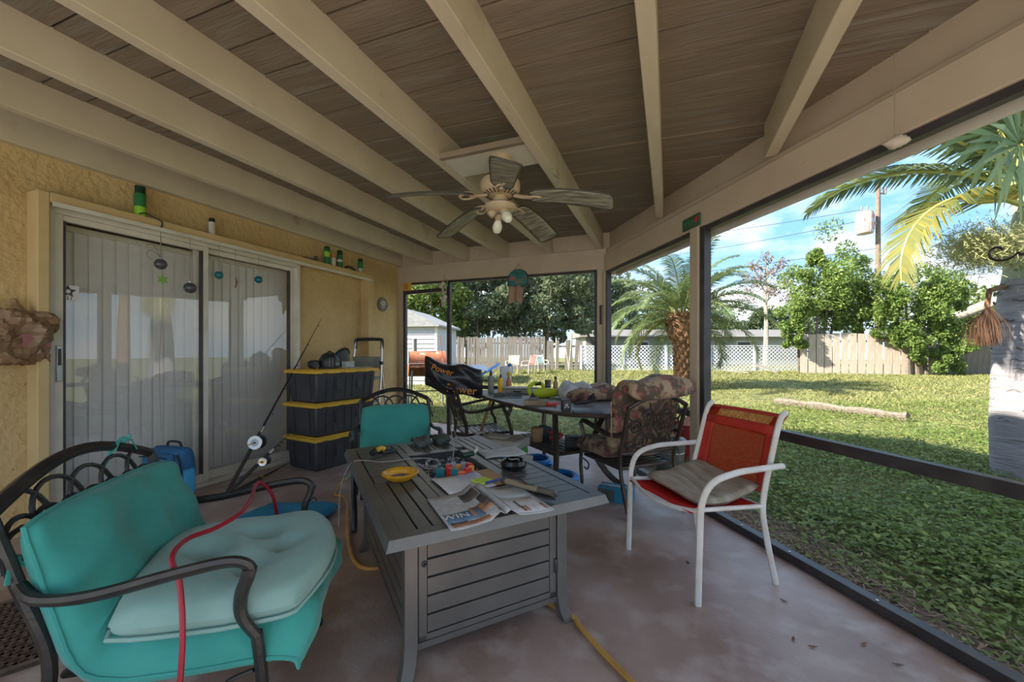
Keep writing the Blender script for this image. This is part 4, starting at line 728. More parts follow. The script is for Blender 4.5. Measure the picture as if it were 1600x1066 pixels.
for (lx, ly, sx_, sy_) in ((BX0, BY0, -1, -1), (BX1, BY0, 1, -1), (BX0, BY1, -1, 1), (BX1, BY1, 1, 1)):
    m = MB(); h_ = .024; q = []
    for (z_, o_) in ((T-.03, 0), (.12, .0), (.05, .008), (0, .024)): q.append([(lx+sx_*o_+a*h_, ly+sy_*o_+b*h_, z_) for a, b in ((-1,-1), (1,-1), (1,1), (-1,1))])
    v_ = sum(q, []); fs = [(3,2,1,0), (12,13,14,15)]
    for i in range(3): fs += [(i*4+k, i*4+(k+1) % 4, i*4+4+(k+1) % 4, i*4+4+k) for k in range(4)]
    m.add(v_, fs).build('leg', 'table_grey', ft, bevel=.002)
z0b, z1b = .115, T-.03
def panel(ax, c, a0, a1, nm, slats=6):
    def bx(u0, u1, d0, d1, zz0, zz1, n_, mt='table_grey', par=None): return (MB().box(u0, u1, c+d0, c+d1, zz0, zz1) if ax == 'x' else MB().box(c+d0, c+d1, u0, u1, zz0, zz1)).build(n_, mt, par or pnl, bevel=.0015)
    pnl = (MB().box(a0, a1, c-.012, c-.004, z0b, z1b) if ax == 'x' else MB().box(c-.012, c-.004, a0, a1, z0b, z1b)) if False else None
    s = 1 if (c > .5) else -1
    pnl = (MB().box(a0+.01, a1-.01, c-s*.02-.003, c-s*.02+.003, z0b+.01, z1b) if ax == 'x' else MB().box(c-s*.02-.003, c-s*.02+.003, a0+.01, a1-.01, z0b+.01, z1b)).build(nm, 'plank_groove', ft)
    bx(a0, a0+.032, -.012, .012, z0b, z1b, 'stile'); bx(a1-.032, a1, -.012, .012, z0b, z1b, 'stile'); bx(a0, a1, -.012, .012, z0b, z0b+.022, 'bottom_rail')
    h_ = (z1b-z0b-.022)/slats
    for k in range(slats): bx(a0+.034, a1-.034, -.010, .010, z0b+.022+k*h_+.005, z0b+.022+(k+1)*h_-.003, 'slat')
    return pnl
dp = panel('x', BY0-.004, BX0+.028, BX1-.028, 'cabinet_door'); panel('x', BY1+.004, BX0+.028, BX1-.028, 'back_panel'); panel('y', BX0-.004, BY0+.028, BY1-.028, 'side_panel'); panel('y', BX1+.004, BY0+.028, BY1-.028, 'side_panel')
for yy in (BY0, BY1): MB().box(BX0+.02, BX1-.02, yy-.01, yy+.01, .085, .108).build('lower_rail', 'table_grey', ft)
MB().lathe([(.011, 0), (.011, .008), (.007, .010), (.004, .018)], 12, fn=lambda p: (p[0], -p[2], p[1])).build('door_lock', 'black_plastic', dp, loc=(BX0+.05, BY0-.014, .40))
for zz in (.50, .25): MB().lathe([(.007, -.03), (.009, -.026), (.009, .026), (.007, .03)], 10).build('hinge', 'black_plastic', dp, loc=(BX1-.032, BY0-.02, zz))
def ftp(x, y, z=0): c_, s_ = math.cos(AT), math.sin(AT); return (o0[0]+c_*x-s_*y, o0[1]+s_*x+c_*y, T+z)
# fire glass
n = 2600; P = np.c_[rng.uniform(OX0+.01, OX1-.01, n), rng.uniform(OY0+.01, OY1-.01, n), rng.uniform(.500, .545, n)]; vs_ = []
for i in range(n):
    s_ = rng.uniform(.006, .013); a_, b_, c_ = [rng.normal(size=3)*s_*.7 for _ in range(3)]; p = P[i]; q0, q1, q2, q3 = p+a_, p+b_, p+c_, p-a_-b_; vs_ += [q0, q1, q2, q0, q1, q3, q1, q2, q3, q0, q2, q3]
vs_ = np.array(vs_); c_, s_ = math.cos(AT), math.sin(AT); wv = np.c_[o0[0]+c_*vs_[:, 0]-s_*vs_[:, 1], o0[1]+s_*vs_[:, 0]+c_*vs_[:, 1], vs_[:, 2]]
o = fastmesh('fire_glass', wv, 3, 'fire_glass'); tag(o, 'smoky glass chips filling the fire pit of the table', 'fire glass'); o['kind'] = 'stuff'
MB().box(OX0+.006, OX1-.006, OY0+.006, OY1-.006, .466, .512).build('glass_bed', 'table_dark', ft)
# --- things on the fire table
ay = tag(empty('ashtray', ftp(.165, .60), .3), 'yellow ceramic ashtray on the slatted fire table', 'ashtray')
MB().lathe([(.045, 0), (.058, .008), (.082, .028), (.086, .035), (.078, .039), (.060, .032), (.052, .016), (0, .013)], 32).build('bowl', 'ash_yellow', ay); MB().lathe([(.05, .014), (.03, .020), (0, .021)], 16).build('ash', 'ash_grey', ay)
for k in range(12): g = k*math.pi/6; MB().lathe([(.004, -.003), (.006, 0), (.004, .003)], 6, (math.cos(g)*.079, math.sin(g)*.079, .036)).build('rim_dot', 'wood_handle', ay)
ay = tag(empty('ashtray', ftp(.715, .50), 0), 'glossy black round ashtray on the fire table near the rolled newspaper', 'ashtray')
MB().lathe([(.045, 0), (.062, .01), (.068, .03), (.060, .048), (.050, .052), (.044, .046), (.05, .025), (.03, .014), (0, .014)], 28).build('bowl', 'glaze_black', ay); MB().tube([(-.03, .01, .048), (-.01, -.01, .05), (.02, .02, .049), (.03, .0, .048)], .004, 6).build('inlay', 'grey_case', ay)
cp = tag(empty('ring_ashtray', ftp(.455, .585, -.03), .4), 'orange, red and teal faceted ashtray sitting in the fire glass', 'ashtray')
cols = ['poly_orange', 'poly_red', 'poly_grey', 'poly_amber', 'poly_grey', 'poly_red', 'poly_teal', 'poly_red', 'poly_teal', 'poly_orange', 'poly_red', 'poly_amber']
MB().lathe([(0, 0), (.06, 0), (.06, .008), (0, .008)], 12).build('base', 'poly_teal', cp)
for k in range(12):
    g0, g1 = k*math.pi/6, (k+1)*math.pi/6; hh = .062 if k % 3 else .05; q = [(math.cos(g0)*.072, math.sin(g0)*.072), (math.cos(g1)*.072, math.sin(g1)*.072), (math.cos(g1)*.05, math.sin(g1)*.05), (math.cos(g0)*.05, math.sin(g0)*.05)]
    MB().prism(q, .006, hh).build('segment', cols[k], cp, smooth=0)
tag(MB().box(-.02, .02, -.012, .012, 0, .055).tube([(-.01, 0, .05), (-.01, 0, .075)], .005, 6).build('lighter', 'poly_teal', loc=ftp(.36, .60, -.03), rz=.5), 'small teal lighter standing beside the orange ashtray', 'lighter')
pdn = tag(empty('notepad', ftp(.445, .415, .002), AT+.04), 'white ruled paper and tan card bridging the fire pit', 'paper')
MB().grid(8, 8, lambda u, v: (-.15+.22*u, -.12+.24*v, .004+.006*math.sin(u*5+v*3)*v)).build('sheet', 'paper', pdn, solid=.003); MB().box(.04, .155, -.11, .13, .001, .003).build('card', 'card_tan', pdn)
for k in range(8): MB().box(-.05, .065, .105-k*.014, .108-k*.014, .0115, .0119).build('ruled_line', 'pen_blue', pdn)
tag(MB().box(-.036, .036, -.036, .036, 0, .008).build('sticky_notes', 'sticky', loc=ftp(.48, .36, .012), rz=AT+.25), 'pad of lime sticky notes lying on the white paper', 'sticky notes')
tag(MB().tube([(-.06, 0, .005), (.05, 0, .005), (.065, 0, .004)], [.005, .005, .001], 8).build('pen', 'pen_blue', loc=ftp(.535, .335, .012), rz=AT+.2), 'blue pen lying beside the lime sticky notes', 'pen')
npp = tag(empty('newspaper', ftp(.40, .125, .003), AT-.03), 'open newspaper spread over the near edge of the fire table', 'newspaper')
def page(u, v, s):
    x = s*(.002+.2*u); z = .004+.03*math.exp(-((u-.08)/.13)**2)*(1)+.003*math.sin(u*6); yy = -.165+.32*v; z -= .09*max(0, (-.115-yy))*0; return (x, yy, z)
pl = MB().grid(12, 8, lambda u, v: page(u, v, -1)).build('left_page', 'news', npp, solid=.002); pr_ = MB().grid(12, 8, lambda u, v: page(u, v, 1)).build('right_page', 'news_grey', npp, solid=.002)
def patch(par, s, u0, u1, v0, v1, mt, nm='printed_picture'): MB().grid(6, 4, lambda a, b: (lambda p: (p[0], p[1], p[2]+.0018))(page(u0+(u1-u0)*a, v0+(v1-v0)*b, s))).build(nm, mt, par, solid=.0006)
patch(pl, -1, .25, .95, .16, .40, 'news_blue'); patch(pl, -1, .02, .45, .22, .44, 'news_orange'); patch(pl, -1, .05, .92, .04, .12, 'news_orange'); patch(pl, -1, .05, .42, .62, .88, 'news_dark'); patch(pl, -1, .62, .93, .08, .24, 'news_dark'); patch(pl, -1, .02, .2, .3, .6, 'news_dark')
patch(pr_, 1, .1, .95, .55, .95, 'news_grey'); patch(pr_, 1, .28, .5, .2, .42, 'news_dark'); patch(pr_, 1, .45, .95, .08, .25, 'news_orange'); patch(pr_, 1, .12, .9, .05, .5, 'paper', 'printed_panel')
text('headline', 'WIN', .05, 'paper', pl, (-.155, -.075, .0085), (0, 0, 0))
m = MB()
for k in range(3): m.tube([(-.135, 0, .02), (.0, .0, .021), (.135, .0, .02)], .013-.003*k, 12)
rn = tag(m.build('rolled_newspaper', 'news_dark', loc=ftp(.60, .17, .008), rz=AT-1.15), 'rolled newspaper lying on the open newspaper', 'newspaper'); MB().box(-.11, .11, .016, .075, .0, .004).build('loose_page', 'news_blue', rn); MB().lathe([(.0133, -.11), (.0136, -.11), (.0136, .06), (.0133, .06)], 14, fn=lambda p: (p[2], p[0], p[1]+.02)).build('wrap_print', 'tan_block', rn)
tag(MB().grid(10, 8, lambda u, v: (-.125+.25*u, -.10+.2*v, .003+.004*math.sin(u*7+v*2))).build('folded_newspaper', 'news_grey', loc=ftp(.80, .82, .002), rz=AT-.1, solid=.005), 'folded newspaper section on the far right slats of the fire table', 'newspaper')
kt = tag(empty('pliers', ftp(.17, 1.10), AT+.3), 'black pliers with a yellow and green grip on the fire table corner', 'pliers')
MB().tube(spline([(-.06, .0, .02), (-.03, .02, .028), (.0, .01, .022)], 4), .018, 8).build('grip', 'black_plastic', kt); MB().tube([(-.03, .0, .035), (.0, .012, .04), (.02, .01, .03)], .014, 8).build('yellow_grip', 'tote_yellow', kt); MB().tube([(.0, .015, .012), (.09, .03, .012)], .009, 8).tube([(.0, -.005, .012), (.09, -.0, .012)], .008, 8).build('jaw', 'black_plastic', kt); MB().tube([(-.03, .02, .04), (.0, .03, .035)], .009, 8).build('green_mark', 'can_green', kt)
ct = tag(empty('work_gloves', ftp(.50, 1.22), AT), 'crumpled dark work gloves at the far edge of the fire table', 'gloves')
for k, (gx, gy) in enumerate(((-.06, 0), (.07, .02))):
    g_ = pillow(.10, .13, .05, lambda x, y, n: (x+gx, y+gy, n+.025+.01*math.sin(x*60)), 10, 10, seed=k+40, wr=.008).build('glove', 'camo_box', ct, smooth=60)
    for q in range(4): MB().tube(spline([(gx-.035+q*.023, gy+.05, .03), (gx-.04+q*.027, gy+.09, .035), (gx-.04+q*.027, gy+.115, .015)], 3), .010, 7).build('finger', 'camo_box', g_)
tag(MB().lathe([(.03, 0), (.032, .04), (.028, .045), (0, .045)], 14).build('small_tin', 'grey_case', loc=ftp(.60, 1.26)), 'small grey tin beside the dark gloves on the fire table', 'tin')
cb = [ftp(.30, .80, .01), ftp(.34, .74, -.01), ftp(.42, .80, -.01), ftp(.40, .92, -.005), ftp(.31, .95, -.01), ftp(.305, .84, -.006), ftp(.38, .75, -.003), ftp(.42, .86, -.005), ftp(.33, .93, .003), ftp(.15, .92, .008), ftp(.03, 1.02, .006), ftp(-.02, 1.04, -.03), ftp(-.06, 1.03, -.15), ftp(-.07, .98, -.32)]
tag(MB().tube(spline(cb, 6), .0024, 6).build('white_cable', 'cable_white'), 'thin white cable looped on the fire glass and over the table edge', 'cable')
cb = [ftp(.43, .66, -.02), ftp(.50, .80, .06), ftp(.55, .98, .12), ftp(.60, 1.12, .13), ftp(.68, 1.25, .03)]; tag(MB().tube(spline(cb, 6), .0022, 6).build('charging_cable', 'cable_white'), 'arched white charging cable rising out of the fire glass', 'cable')
lg = tag(empty('torch_lighter', ftp(.60, .80, 0), AT), 'green and white torch lighter lying at the pit edge', 'lighter'); MB().tube([(-.05, 0, .02), (.02, .01, .022)], .015, 10).build('body', 'can_dark', lg); MB().tube([(.02, .01, .024), (.05, .03, .035), (.055, .05, .05)], [.012, .009, .006], 8).build('nozzle', 'can_white', lg)
# ------------------------------------------------------------------ dining table
ca = (.885, -.466); dc = W(3.86, .36); dn = tag(empty('dining_table', dc, math.atan2(W(*ca)[1], W(*ca)[0])), 'long grey patio dining table crowded with tools and bottles', 'table'); DA, DB, DTZ = 1.04, .5, .735
sup = lambda a_, b_, k, n_=40: (a_*abs(math.cos(k*2*math.pi/n_))**(2/3)*(1 if math.cos(k*2*math.pi/n_) >= 0 else -1), b_*abs(math.sin(k*2*math.pi/n_))**(2/3)*(1 if math.sin(k*2*math.pi/n_) >= 0 else -1))
MB().prism([sup(DA, DB, k) for k in range(40)], DTZ-.012, DTZ).build('table_top', 'stone_top', dn); MB().tube([(*sup(DA, DB, k), DTZ-.016) for k in range(40)], .017, 8, closed=True).build('rim', 'bronze_iron', dn)
for sx_ in (-1, 1):
    for sy_ in (-1, 1): MB().tube(spline([(sx_*.62, sy_*.34, .72), (sx_*.52, sy_*.28, .66), (sx_*.44, sy_*.22, .48), (sx_*.42, sy_*.2, .30), (sx_*.52, sy_*.28, .10), (sx_*.66, sy_*.36, 0)], 5), .02, 8, flat=1.4).build('leg', 'bronze_iron', dn)
MB().tube([(-.43, -.21, .30), (.43, -.21, .30), (.43, .21, .30), (-.43, .21, .30)], .013, 8, closed=True).build('shelf_frame', 'bronze_iron', dn)
for k in range(6): MB().box(-.43, .43, -.2+k*.07, -.15+k*.07, .30, .312).build('shelf_slat', 'bronze_iron', dn)
def onT(px, py, z=0): p = zp(px, py, DTZ+z); return (p[0], p[1], DTZ+z)
def bottle(name, label, cat, px, py, prof, mt, cap=None, capm=None):
    t = tag(empty(name, onT(px, py), 0), label, cat); MB().lathe(prof, 18).build('body', mt, t)
    if cap: MB().lathe(cap, 14).build('cap', capm, t)
    return t
bottle('caulk_tube', 'tall dark grey tube with a pointed tip beside the yellow bottles', 'tube', 767, 614, [(.03, 0), (.032, .005), (.032, .17), (.02, .19), (0, .19)], 'grey_case', [(.02, .185), (.008, .235), (.004, .25)], 'black_plastic')
bottle('squeeze_bottle', 'yellow squeeze bottle next to the grey pointed tube', 'bottle', 782, 614, [(.028, 0), (.03, .01), (.03, .14), (.024, .16), (.012, .165)], 'yellow_bottle', [(.012, .163), (.012, .19), (.007, .20)], 'black_plastic')
bottle('spray_bottle', 'yellow trigger bottle with an orange label behind the squeeze bottle', 'bottle', 795, 611, [(.03, 0), (.032, .01), (.032, .10), (.014, .15), (.012, .17)], 'can_orange', [(.014, .168), (.022, .185), (.03, .20), (.018, .215)], 'yellow_bottle')
bottle('small_jar', 'brown jar with a lid behind the lime power tool', 'jar', 856, 607, [(.036, 0), (.038, .01), (.038, .075), (.034, .08)], 'glass_smoke', [(.04, .078), (.04, .105), (0, .107)], 'brown_jar')
bottle('small_bottle', 'amber bottle with a dark cap behind the clear plastic wrap', 'bottle', 868, 611, [(.026, 0), (.028, .01), (.028, .09), (.015, .12), (.012, .14)], 'card_tan', [(.016, .138), (.016, .165), (0, .167)], 'black_plastic')
jg = tag(empty('plastic_jug', onT(790, 607), YAW), 'large white plastic jug with a blue side on the dining table', 'jug'); MB().box(-.07, .07, -.06, .06, 0, .27).build('body', 'white_jug', jg, bevel=.018); MB().tube(spline([(.02, 0, .26), (.05, 0, .30), (.085, 0, .26), (.08, 0, .18)], 4), .012, 8).build('handle', 'white_jug', jg); MB().lathe([(.022, 0), (.022, .03), (0, .03)], 12, (.045, -.02, .268)).build('cap', 'cooler_blue', jg)
gc = tag(empty('tool_case', onT(812, 615), YAW-.3), 'flat grey tool case behind the wooden block', 'case'); MB().box(-.14, .14, -.08, .08, 0, .05).build('case', 'grey_case', gc, bevel=.01); MB().box(-.15, .13, -.05, .09, .055, .068).build('clipboard', 'cooler_lid', gc); MB().tube([(-.04, -.085, .03), (-.03, -.11, .03), (.03, -.11, .03), (.04, -.085, .03)], .007, 6).build('handle', 'black_plastic', gc)
pt = tag(empty('power_saw', onT(845, 622), YAW+.2), 'lime green cordless power tool with a D handle on the dining table', 'power tool')
MB().tube(spline([(-.10, 0, .03), (-.12, 0, .09), (-.08, 0, .135), (.0, 0, .14), (.03, 0, .10)], 5), .018, 8).build('handle', 'lime_tool', pt); pillow(.26, .10, .09, lambda x, y, n: (x+.05, y, n+.05), 12, 8, p=4).build('body', 'lime_tool', pt, smooth=60); MB().tube([(.12, 0, .05), (.22, 0, .04)], [.035, .025], 10).build('motor', 'lime_tool', pt); MB().box(-.04, .08, -.03, .03, 0, .03).box(-.10, -.06, -.03, .03, 0, .05).build('battery', 'black_plastic', pt); MB().tube([(-.06, 0, .137), (.0, 0, .142)], .0195, 8).build('grip', 'black_plastic', pt)
tb_ = tag(empty('wooden_block', onT(838, 633), YAW-.15), 'notched tan wooden block on the near edge of the dining table', 'block'); MB().box(-.10, .10, -.05, .05, 0, .045).build('block', 'tan_block', tb_, bevel=.006); MB().box(-.06, .02, -.06, .03, .045, .062).build('offcut', 'fence_dark', tb_, bevel=.004)
tag(MB().tube([(-.12, 0, .02), (-.05, 0, .025), (.0, 0, .02)], [.018, .022, .016], 8).box(0, .16, -.018, .018, .008, .03).build('hand_tool', 'camo_box', loc=onT(790, 621), rz=YAW-.1), 'long dark hand tool lying in front of the yellow bottles', 'tool')
tag(MB().tube([(-.11, 0, .016), (-.02, 0, .016)], .015, 8).tube([(-.02, 0, .016), (.10, 0, .012)], .004, 6).build('screwdriver', 'poly_red', loc=onT(872, 634), rz=YAW+.5), 'red screwdriver lying by the small black speaker', 'screwdriver')
wp = tag(empty('plastic_wrap', onT(898, 624), YAW), 'crumpled clear plastic wrap heaped on the dining table', 'plastic wrap'); pillow(.30, .24, .17, lambda x, y, n: (x+.012*math.sin(y*50), y, n+.07+.02*math.sin(x*40)*math.cos(y*37)), 24, 24, seed=21, wr=.03, p=3).build('film', 'wrap', wp, smooth=25)
spk = tag(empty('mini_speaker', onT(884, 642), YAW+.15), 'small black cube speaker with a pale emblem on the dining table', 'speaker'); MB().box(-.032, .032, -.03, .03, 0, .085).build('body', 'black_plastic', spk, bevel=.006)
for (ex_, ez_) in ((0, .04), (-.012, .03), (.012, .032), (.004, .052), (-.008, .048)): MB().box(ex_-.004, ex_+.004, -.0315, -.029, ez_-.004, ez_+.004).build('emblem', 'paper', spk)
hr = tag(empty('hand_reel', onT(915, 634), YAW+.3), 'black crank reel beside the folded floral cushion', 'reel'); MB().tube([(-.1, 0, .02), (.0, 0, .03), (.05, 0, .04)], [.012, .02, .014], 8).build('body', 'black_plastic', hr); MB().lathe([(.03, -.012), (.032, 0), (.03, .012)], 14, fn=lambda p: (p[0]+.05, p[2], p[1]+.06)).build('spool', 'black_plastic', hr); MB().tube([(.05, -.015, .06), (.05, -.03, .10), (.05, -.05, .10)], .006, 6).build('crank', 'black_metal', hr)
tag(MB().box(-.11, .11, -.06, .06, 0, .014).build('tablet', 'black_plastic', loc=onT(918, 645), rz=YAW-.1, bevel=.004), 'flat black tablet lying at the near end of the dining table', 'tablet')
# bag over the far chair
bgp = W(4.22, -.62, .86); bg_ = tag(empty('plastic_bag', bgp, YAW), 'black plastic bag with orange lettering draped over the far chair', 'bag')
pillow(.62, .40, .16, lambda x, y, n: (x, -n+.03*math.sin(x*14+y*9), y*.82+.02-.18*x+.10*abs(x)+.02*math.sin(x*17)), 26, 20, seed=31, wr=.03, p=3).build('sack', 'bag_black', bg_, smooth=30)
text('lettering', 'Power', .12, 'bag_orange', bg_, (.10, -.112, -.07), (math.pi/2, .12, 0), .002); text('lettering', 'Power', .09, 'bag_orange', bg_, (-.10, -.10, .13), (math.pi/2-.3, .3, 0), .002)
tag(MB().tube([(0, 0, 0), (.13, 0, .42)], .016, 8).build('broom_stick', 'wood_handle', loc=W(4.2, -.34, .30), rz=YAW), 'pale wooden broom stick leaning against the far table end', 'stick')
# under the dining table
gl = W(3.55, -.09); gq = tag(empty('drink_cooler', gl, YAW-.45), 'green cooler with a grey lid behind the fire table', 'cooler'); MB().box(-.20, .20, -.14, .14, 0, .33).build('body', 'cooler_green', gq, bevel=.02); MB().box(-.215, .215, -.155, .155, .33, .42).build('lid', 'cooler_lid', gq, bevel=.025); MB().tube(spline([(-.22, -.1, .34), (-.24, -.13, .40), (-.22, 0, .44), (-.23, .1, .4), (-.22, .1, .34)], 4), .012, 8).build('handle', 'cooler_lid', gq); MB().box(-.10, .06, -.06, .05, .42, .428).build('lid_recess', 'styro', gq)
bq = tag(empty('storage_box', W(3.1, .12), YAW-.3), 'open blue box with a tan lining beside the green cooler', 'box'); MB().box(-.17, .17, -.12, .12, 0, .02).box(-.17, -.155, -.12, .12, 0, .29).box(.155, .17, -.12, .12, 0, .29).box(-.17, .17, -.12, -.105, 0, .29).box(-.17, .17, .105, .12, 0, .29).build('shell', 'cooler_blue', bq, bevel=.004); MB().tube([(-.175, -.125, .26), (.175, -.125, .26), (.175, .125, .26), (-.175, .125, .26)], .009, 6, closed=True).build('band', 'tan_block', bq); MB().box(-.15, .15, -.1, .1, .22, .27).build('contents', 'card_tan', bq)
sy = tag(empty('cup_tray', W(3.16, .07, .275), 0, (math.radians(62), 0, YAW-.35)), 'pale foam two-cup tray leaning in the blue box', 'tray'); MB().box(-.13, .09, -.06, .09, -.008, .008).build('tray', 'styro', sy, bevel=.006)
for cx_ in (-.07, .035): MB().lathe([(.042, .008), (.044, .014), (.034, .014), (.03, -.0), (0, .002)], 18, (cx_, .02, 0)).build('cup_well', 'grey_case', sy)
for k, (d_, l_, lb) in enumerate(((4.05, .24, 'loops of blue hose lying under the dining table'), (3.66, .42, 'blue ring float lying in front of the hose loops'))):
    m = MB()
    for q in range(3 if k == 0 else 1): m.tube([(math.cos(g*.314)*(.17-.015*q), math.sin(g*.314)*(.17-.01*q), .018+.03*q) for g in range(20)], .018 if k == 0 else .03, 8, closed=True)
    tag(m.build('blue_hose' if k == 0 else 'ring_float', 'hose_blue', loc=W(d_, l_, .012)), lb, 'hose' if k == 0 else 'float')
def onS(x, y): c_, s_ = math.cos(dn.rotation_euler.z), math.sin(dn.rotation_euler.z); return (dc[0]+c_*x-s_*y, dc[1]+s_*x+c_*y, .312)
tag(MB().box(-.07, .07, -.05, .05, 0, .10).box(-.05, .05, -.052, -.049, .02, .08).build('car_battery', 'black_plastic', loc=onS(-.28, -.08), rz=YAW, bevel=.008), 'black battery block on the dining table shelf', 'battery')
m = MB();
for k in range(3): m.tube(spline([(random.uniform(-.09, .09), random.uniform(-.06, .06), .02+.02*q) for q in range(5)], 5), .009, 7)
tag(m.build('jumper_cables', 'red_stuff', loc=onS(-.06, -.05), rz=YAW), 'tangled red cables on the dining table shelf', 'cables')
tag(pillow(.24, .16, .1, lambda x, y, n: (x, y, n+.05), 14, 10, seed=33, wr=.02).build('rag_bundle', 'camo_box', loc=onS(.22, -.06), rz=YAW, smooth=60), 'bundled grey-brown rag on the dining table shelf', 'rag')
tag(MB().lathe([(.05, 0), (.06, .12), (.058, .13), (0, .13)], 16).build('clay_pot', 'card_tan', loc=onS(.06, .1)), 'small tan pot on the dining table shelf', 'pot')
bx = tag(empty('carton', W(3.17, .83), YAW-.5), 'small blue and camouflage carton on the floor under the floral chair', 'carton'); MB().box(-.13, .13, -.07, .07, 0, .11).build('box', 'box_blue', bx, bevel=.004); MB().box(-.131, .0, -.0715, -.069, .01, .10).build('printed_side', 'camo_box', bx); MB().box(-.13, .13, -.012, .012, .11, .112).build('tape', 'cable_white', bx)
# ------------------------------------------------------------------ totes by the wall
nc = W(3.85, -1.90); tv = W(.876, .481); ta = math.atan2(tv[1], tv[0]); TH = .335
def tote(label, z, dx, dr_):
    t = tag(empty('storage_tote', (nc[0]+dx, nc[1], z), ta+dr_), label, 'tote', None); LX, LY = .76, .50
    def ring(g, zz): return [(g, g, zz), (LX-g, g, zz), (LX-g, LY-g, zz), (g, LY-g, zz)]
    v_ = ring(.035, 0)+ring(.012, TH-.035)
    MB().add(v_, [(3,2,1,0), (0,1,5,4), (1,2,6,5), (2,3,7,6), (3,0,4,7), (4,5,6,7)]).build('bin', 'tote_black', t, bevel=.02)
    def taper(zz): return .035-.023*zz/(TH-.035)
    for (u, sd2) in ((.14, 0), (.36, 0), (.60, 0), (.12, 1), (.36, 1)):
        for off in (0, .085) if sd2 == 0 else (0,):
            z0, z1 = .04, TH-.07; m = MB()
            if sd2 == 0: m.hexa([(u+off-.006, taper(z0)-.008, z0), (u+off+.006, taper(z0)-.008, z0), (u+off+.006, taper(z0)+.01, z0), (u+off-.006, taper(z0)+.01, z0), (u+off-.006, taper(z1)-.008, z1), (u+off+.006, taper(z1)-.008, z1), (u+off+.006, taper(z1)+.01, z1), (u+off-.006, taper(z1)+.01, z1)])
            else: m.hexa([(taper(z0)-.008, u-.006, z0), (taper(z0)+.01, u-.006, z0), (taper(z0)+.01, u+.006, z0), (taper(z0)-.008, u+.006, z0), (taper(z1)-.008, u-.006, z1), (taper(z1)+.01, u-.006, z1), (taper(z1)+.01, u+.006, z1), (taper(z1)-.008, u+.006, z1)])
            m.build('bin_rib', 'tote_black', t)
    MB().box(.24, .30, -.0+taper(.15)-.016, taper(.15)+.01, .12, .24).box(.50, .56, taper(.15)-.016, taper(.15)+.01, .12, .24).build('bin_pocket', 'tote_black', t, bevel=.004)
    ld = MB().box(-.012, LX+.012, -.012, LY+.012, TH-.042, TH-.008).box(.02, LX-.02, .02, LY-.02, TH-.012, TH).build('lid', 'tote_yellow', t, bevel=.012)
    for u in (.1, .3, .5, .66): MB().box(u-.03, u+.03, -.0135, -.009, TH-.046, TH-.034).build('lid_notch', 'plank_groove', ld)
    return t
tote('black tote with yellow lid standing on the floor, bottom of the stack', 0, 0, 0); tote('black tote with yellow lid in the middle of the stack', TH, .0, .01); tote('black tote with yellow lid on top of the stack, carrying the helmet', 2*TH, .0, -.015)
TT = 3*TH
def onB(x, y, z=0): c_, s_ = math.cos(ta), math.sin(ta); return (nc[0]+c_*x-s_*y, nc[1]+s_*x+c_*y, TT+z)
mk = tag(empty('ear_muffs', onB(.10, .22), ta), 'black ear muffs lying at the left end of the top tote', 'ear muffs'); MB().tube(spline([(.0, .0, .05), (.06, .03, .075), (.14, .02, .06), (.2, -.02, .03)], 5), .012, 8, flat=1.6).build('headband', 'black_plastic', mk)
for (a, b) in ((.02, -.03), (.06, .08)): MB().lathe([(.0, -.02), (.035, -.018), (.043, 0), (.035, .018), (0, .02)], 16, fn=lambda p: (p[0]+a, p[2]+b, p[1]+.045)).build('ear_cup', 'black_plastic', mk)
MB().box(.09, .19, -.03, .01, 0, .02).build('strap', 'camo_box', mk)
hm = tag(empty('round_helmet', onB(.30, .20), ta), 'round black helmet with a crest on the top tote', 'helmet'); MB().lathe([(.095, 0), (.105, .05), (.10, .10), (.075, .145), (.04, .165), (0, .17)], 22, fn=lambda p: (p[0], p[1]*.95, p[2])).build('shell', 'black_plastic', hm); MB().tube([(0, -.10, .03), (0, -.105, .08), (0, -.075, .15), (0, 0, .178), (0, .08, .14)], .012, 8, flat=.8).build('crest', 'black_plastic', hm)
for g in (-.6, -.3, .3, .6): MB().tube([(math.sin(g)*.104, -math.cos(g)*.1, .02), (math.sin(g)*.10, -math.cos(g)*.096, .10), (math.sin(g)*.04, -math.cos(g)*.04, .165)], .004, 6).build('vent_rib', 'grey_case', hm)
MB().lathe([(.02, -.004), (.022, 0), (.02, .006)], 12, fn=lambda p: (p[0]+.015, -p[2]-.108, p[1]+.05)).build('badge', 'grill_grey', hm)
fs_ = tag(empty('face_shield', onB(.52, .26), ta+.15), 'black fan-shaped face shield standing on the top tote', 'face shield')
MB().grid(14, 8, lambda u, v: (math.sin((u-.5)*2.0)*.12, -.05*math.cos((u-.5)*2.4)+.03, .01+.20*v*math.cos((u-.5)*1.6))).build('visor', 'black_plastic', fs_, solid=.006); MB().tube([(math.sin((k/12-.5)*2.0)*.125, -.055*math.cos((k/12-.5)*2.4)+.03, .012+.205*math.cos((k/12-.5)*1.6)) for k in range(13)], .008, 6).build('rim', 'black_metal', fs_)
cbx = tag(empty('clear_box', onB(.47, .12), ta+.2), 'small clear plastic box in front of the face shield', 'box'); MB().box(-.06, .06, -.035, .035, 0, .075).build('shell', 'clear_plastic', cbx, bevel=.004); MB().box(-.04, .04, -.02, .02, .004, .03).build('contents', 'cooler_lid', cbx)
tag(MB().box(-.16, .16, -.03, .03, 0, .012).build('flat_bar', 'grey_case', loc=onB(.60, .10), rz=ta+.1), 'flat grey bar lying on the right of the top tote lid', 'bar')
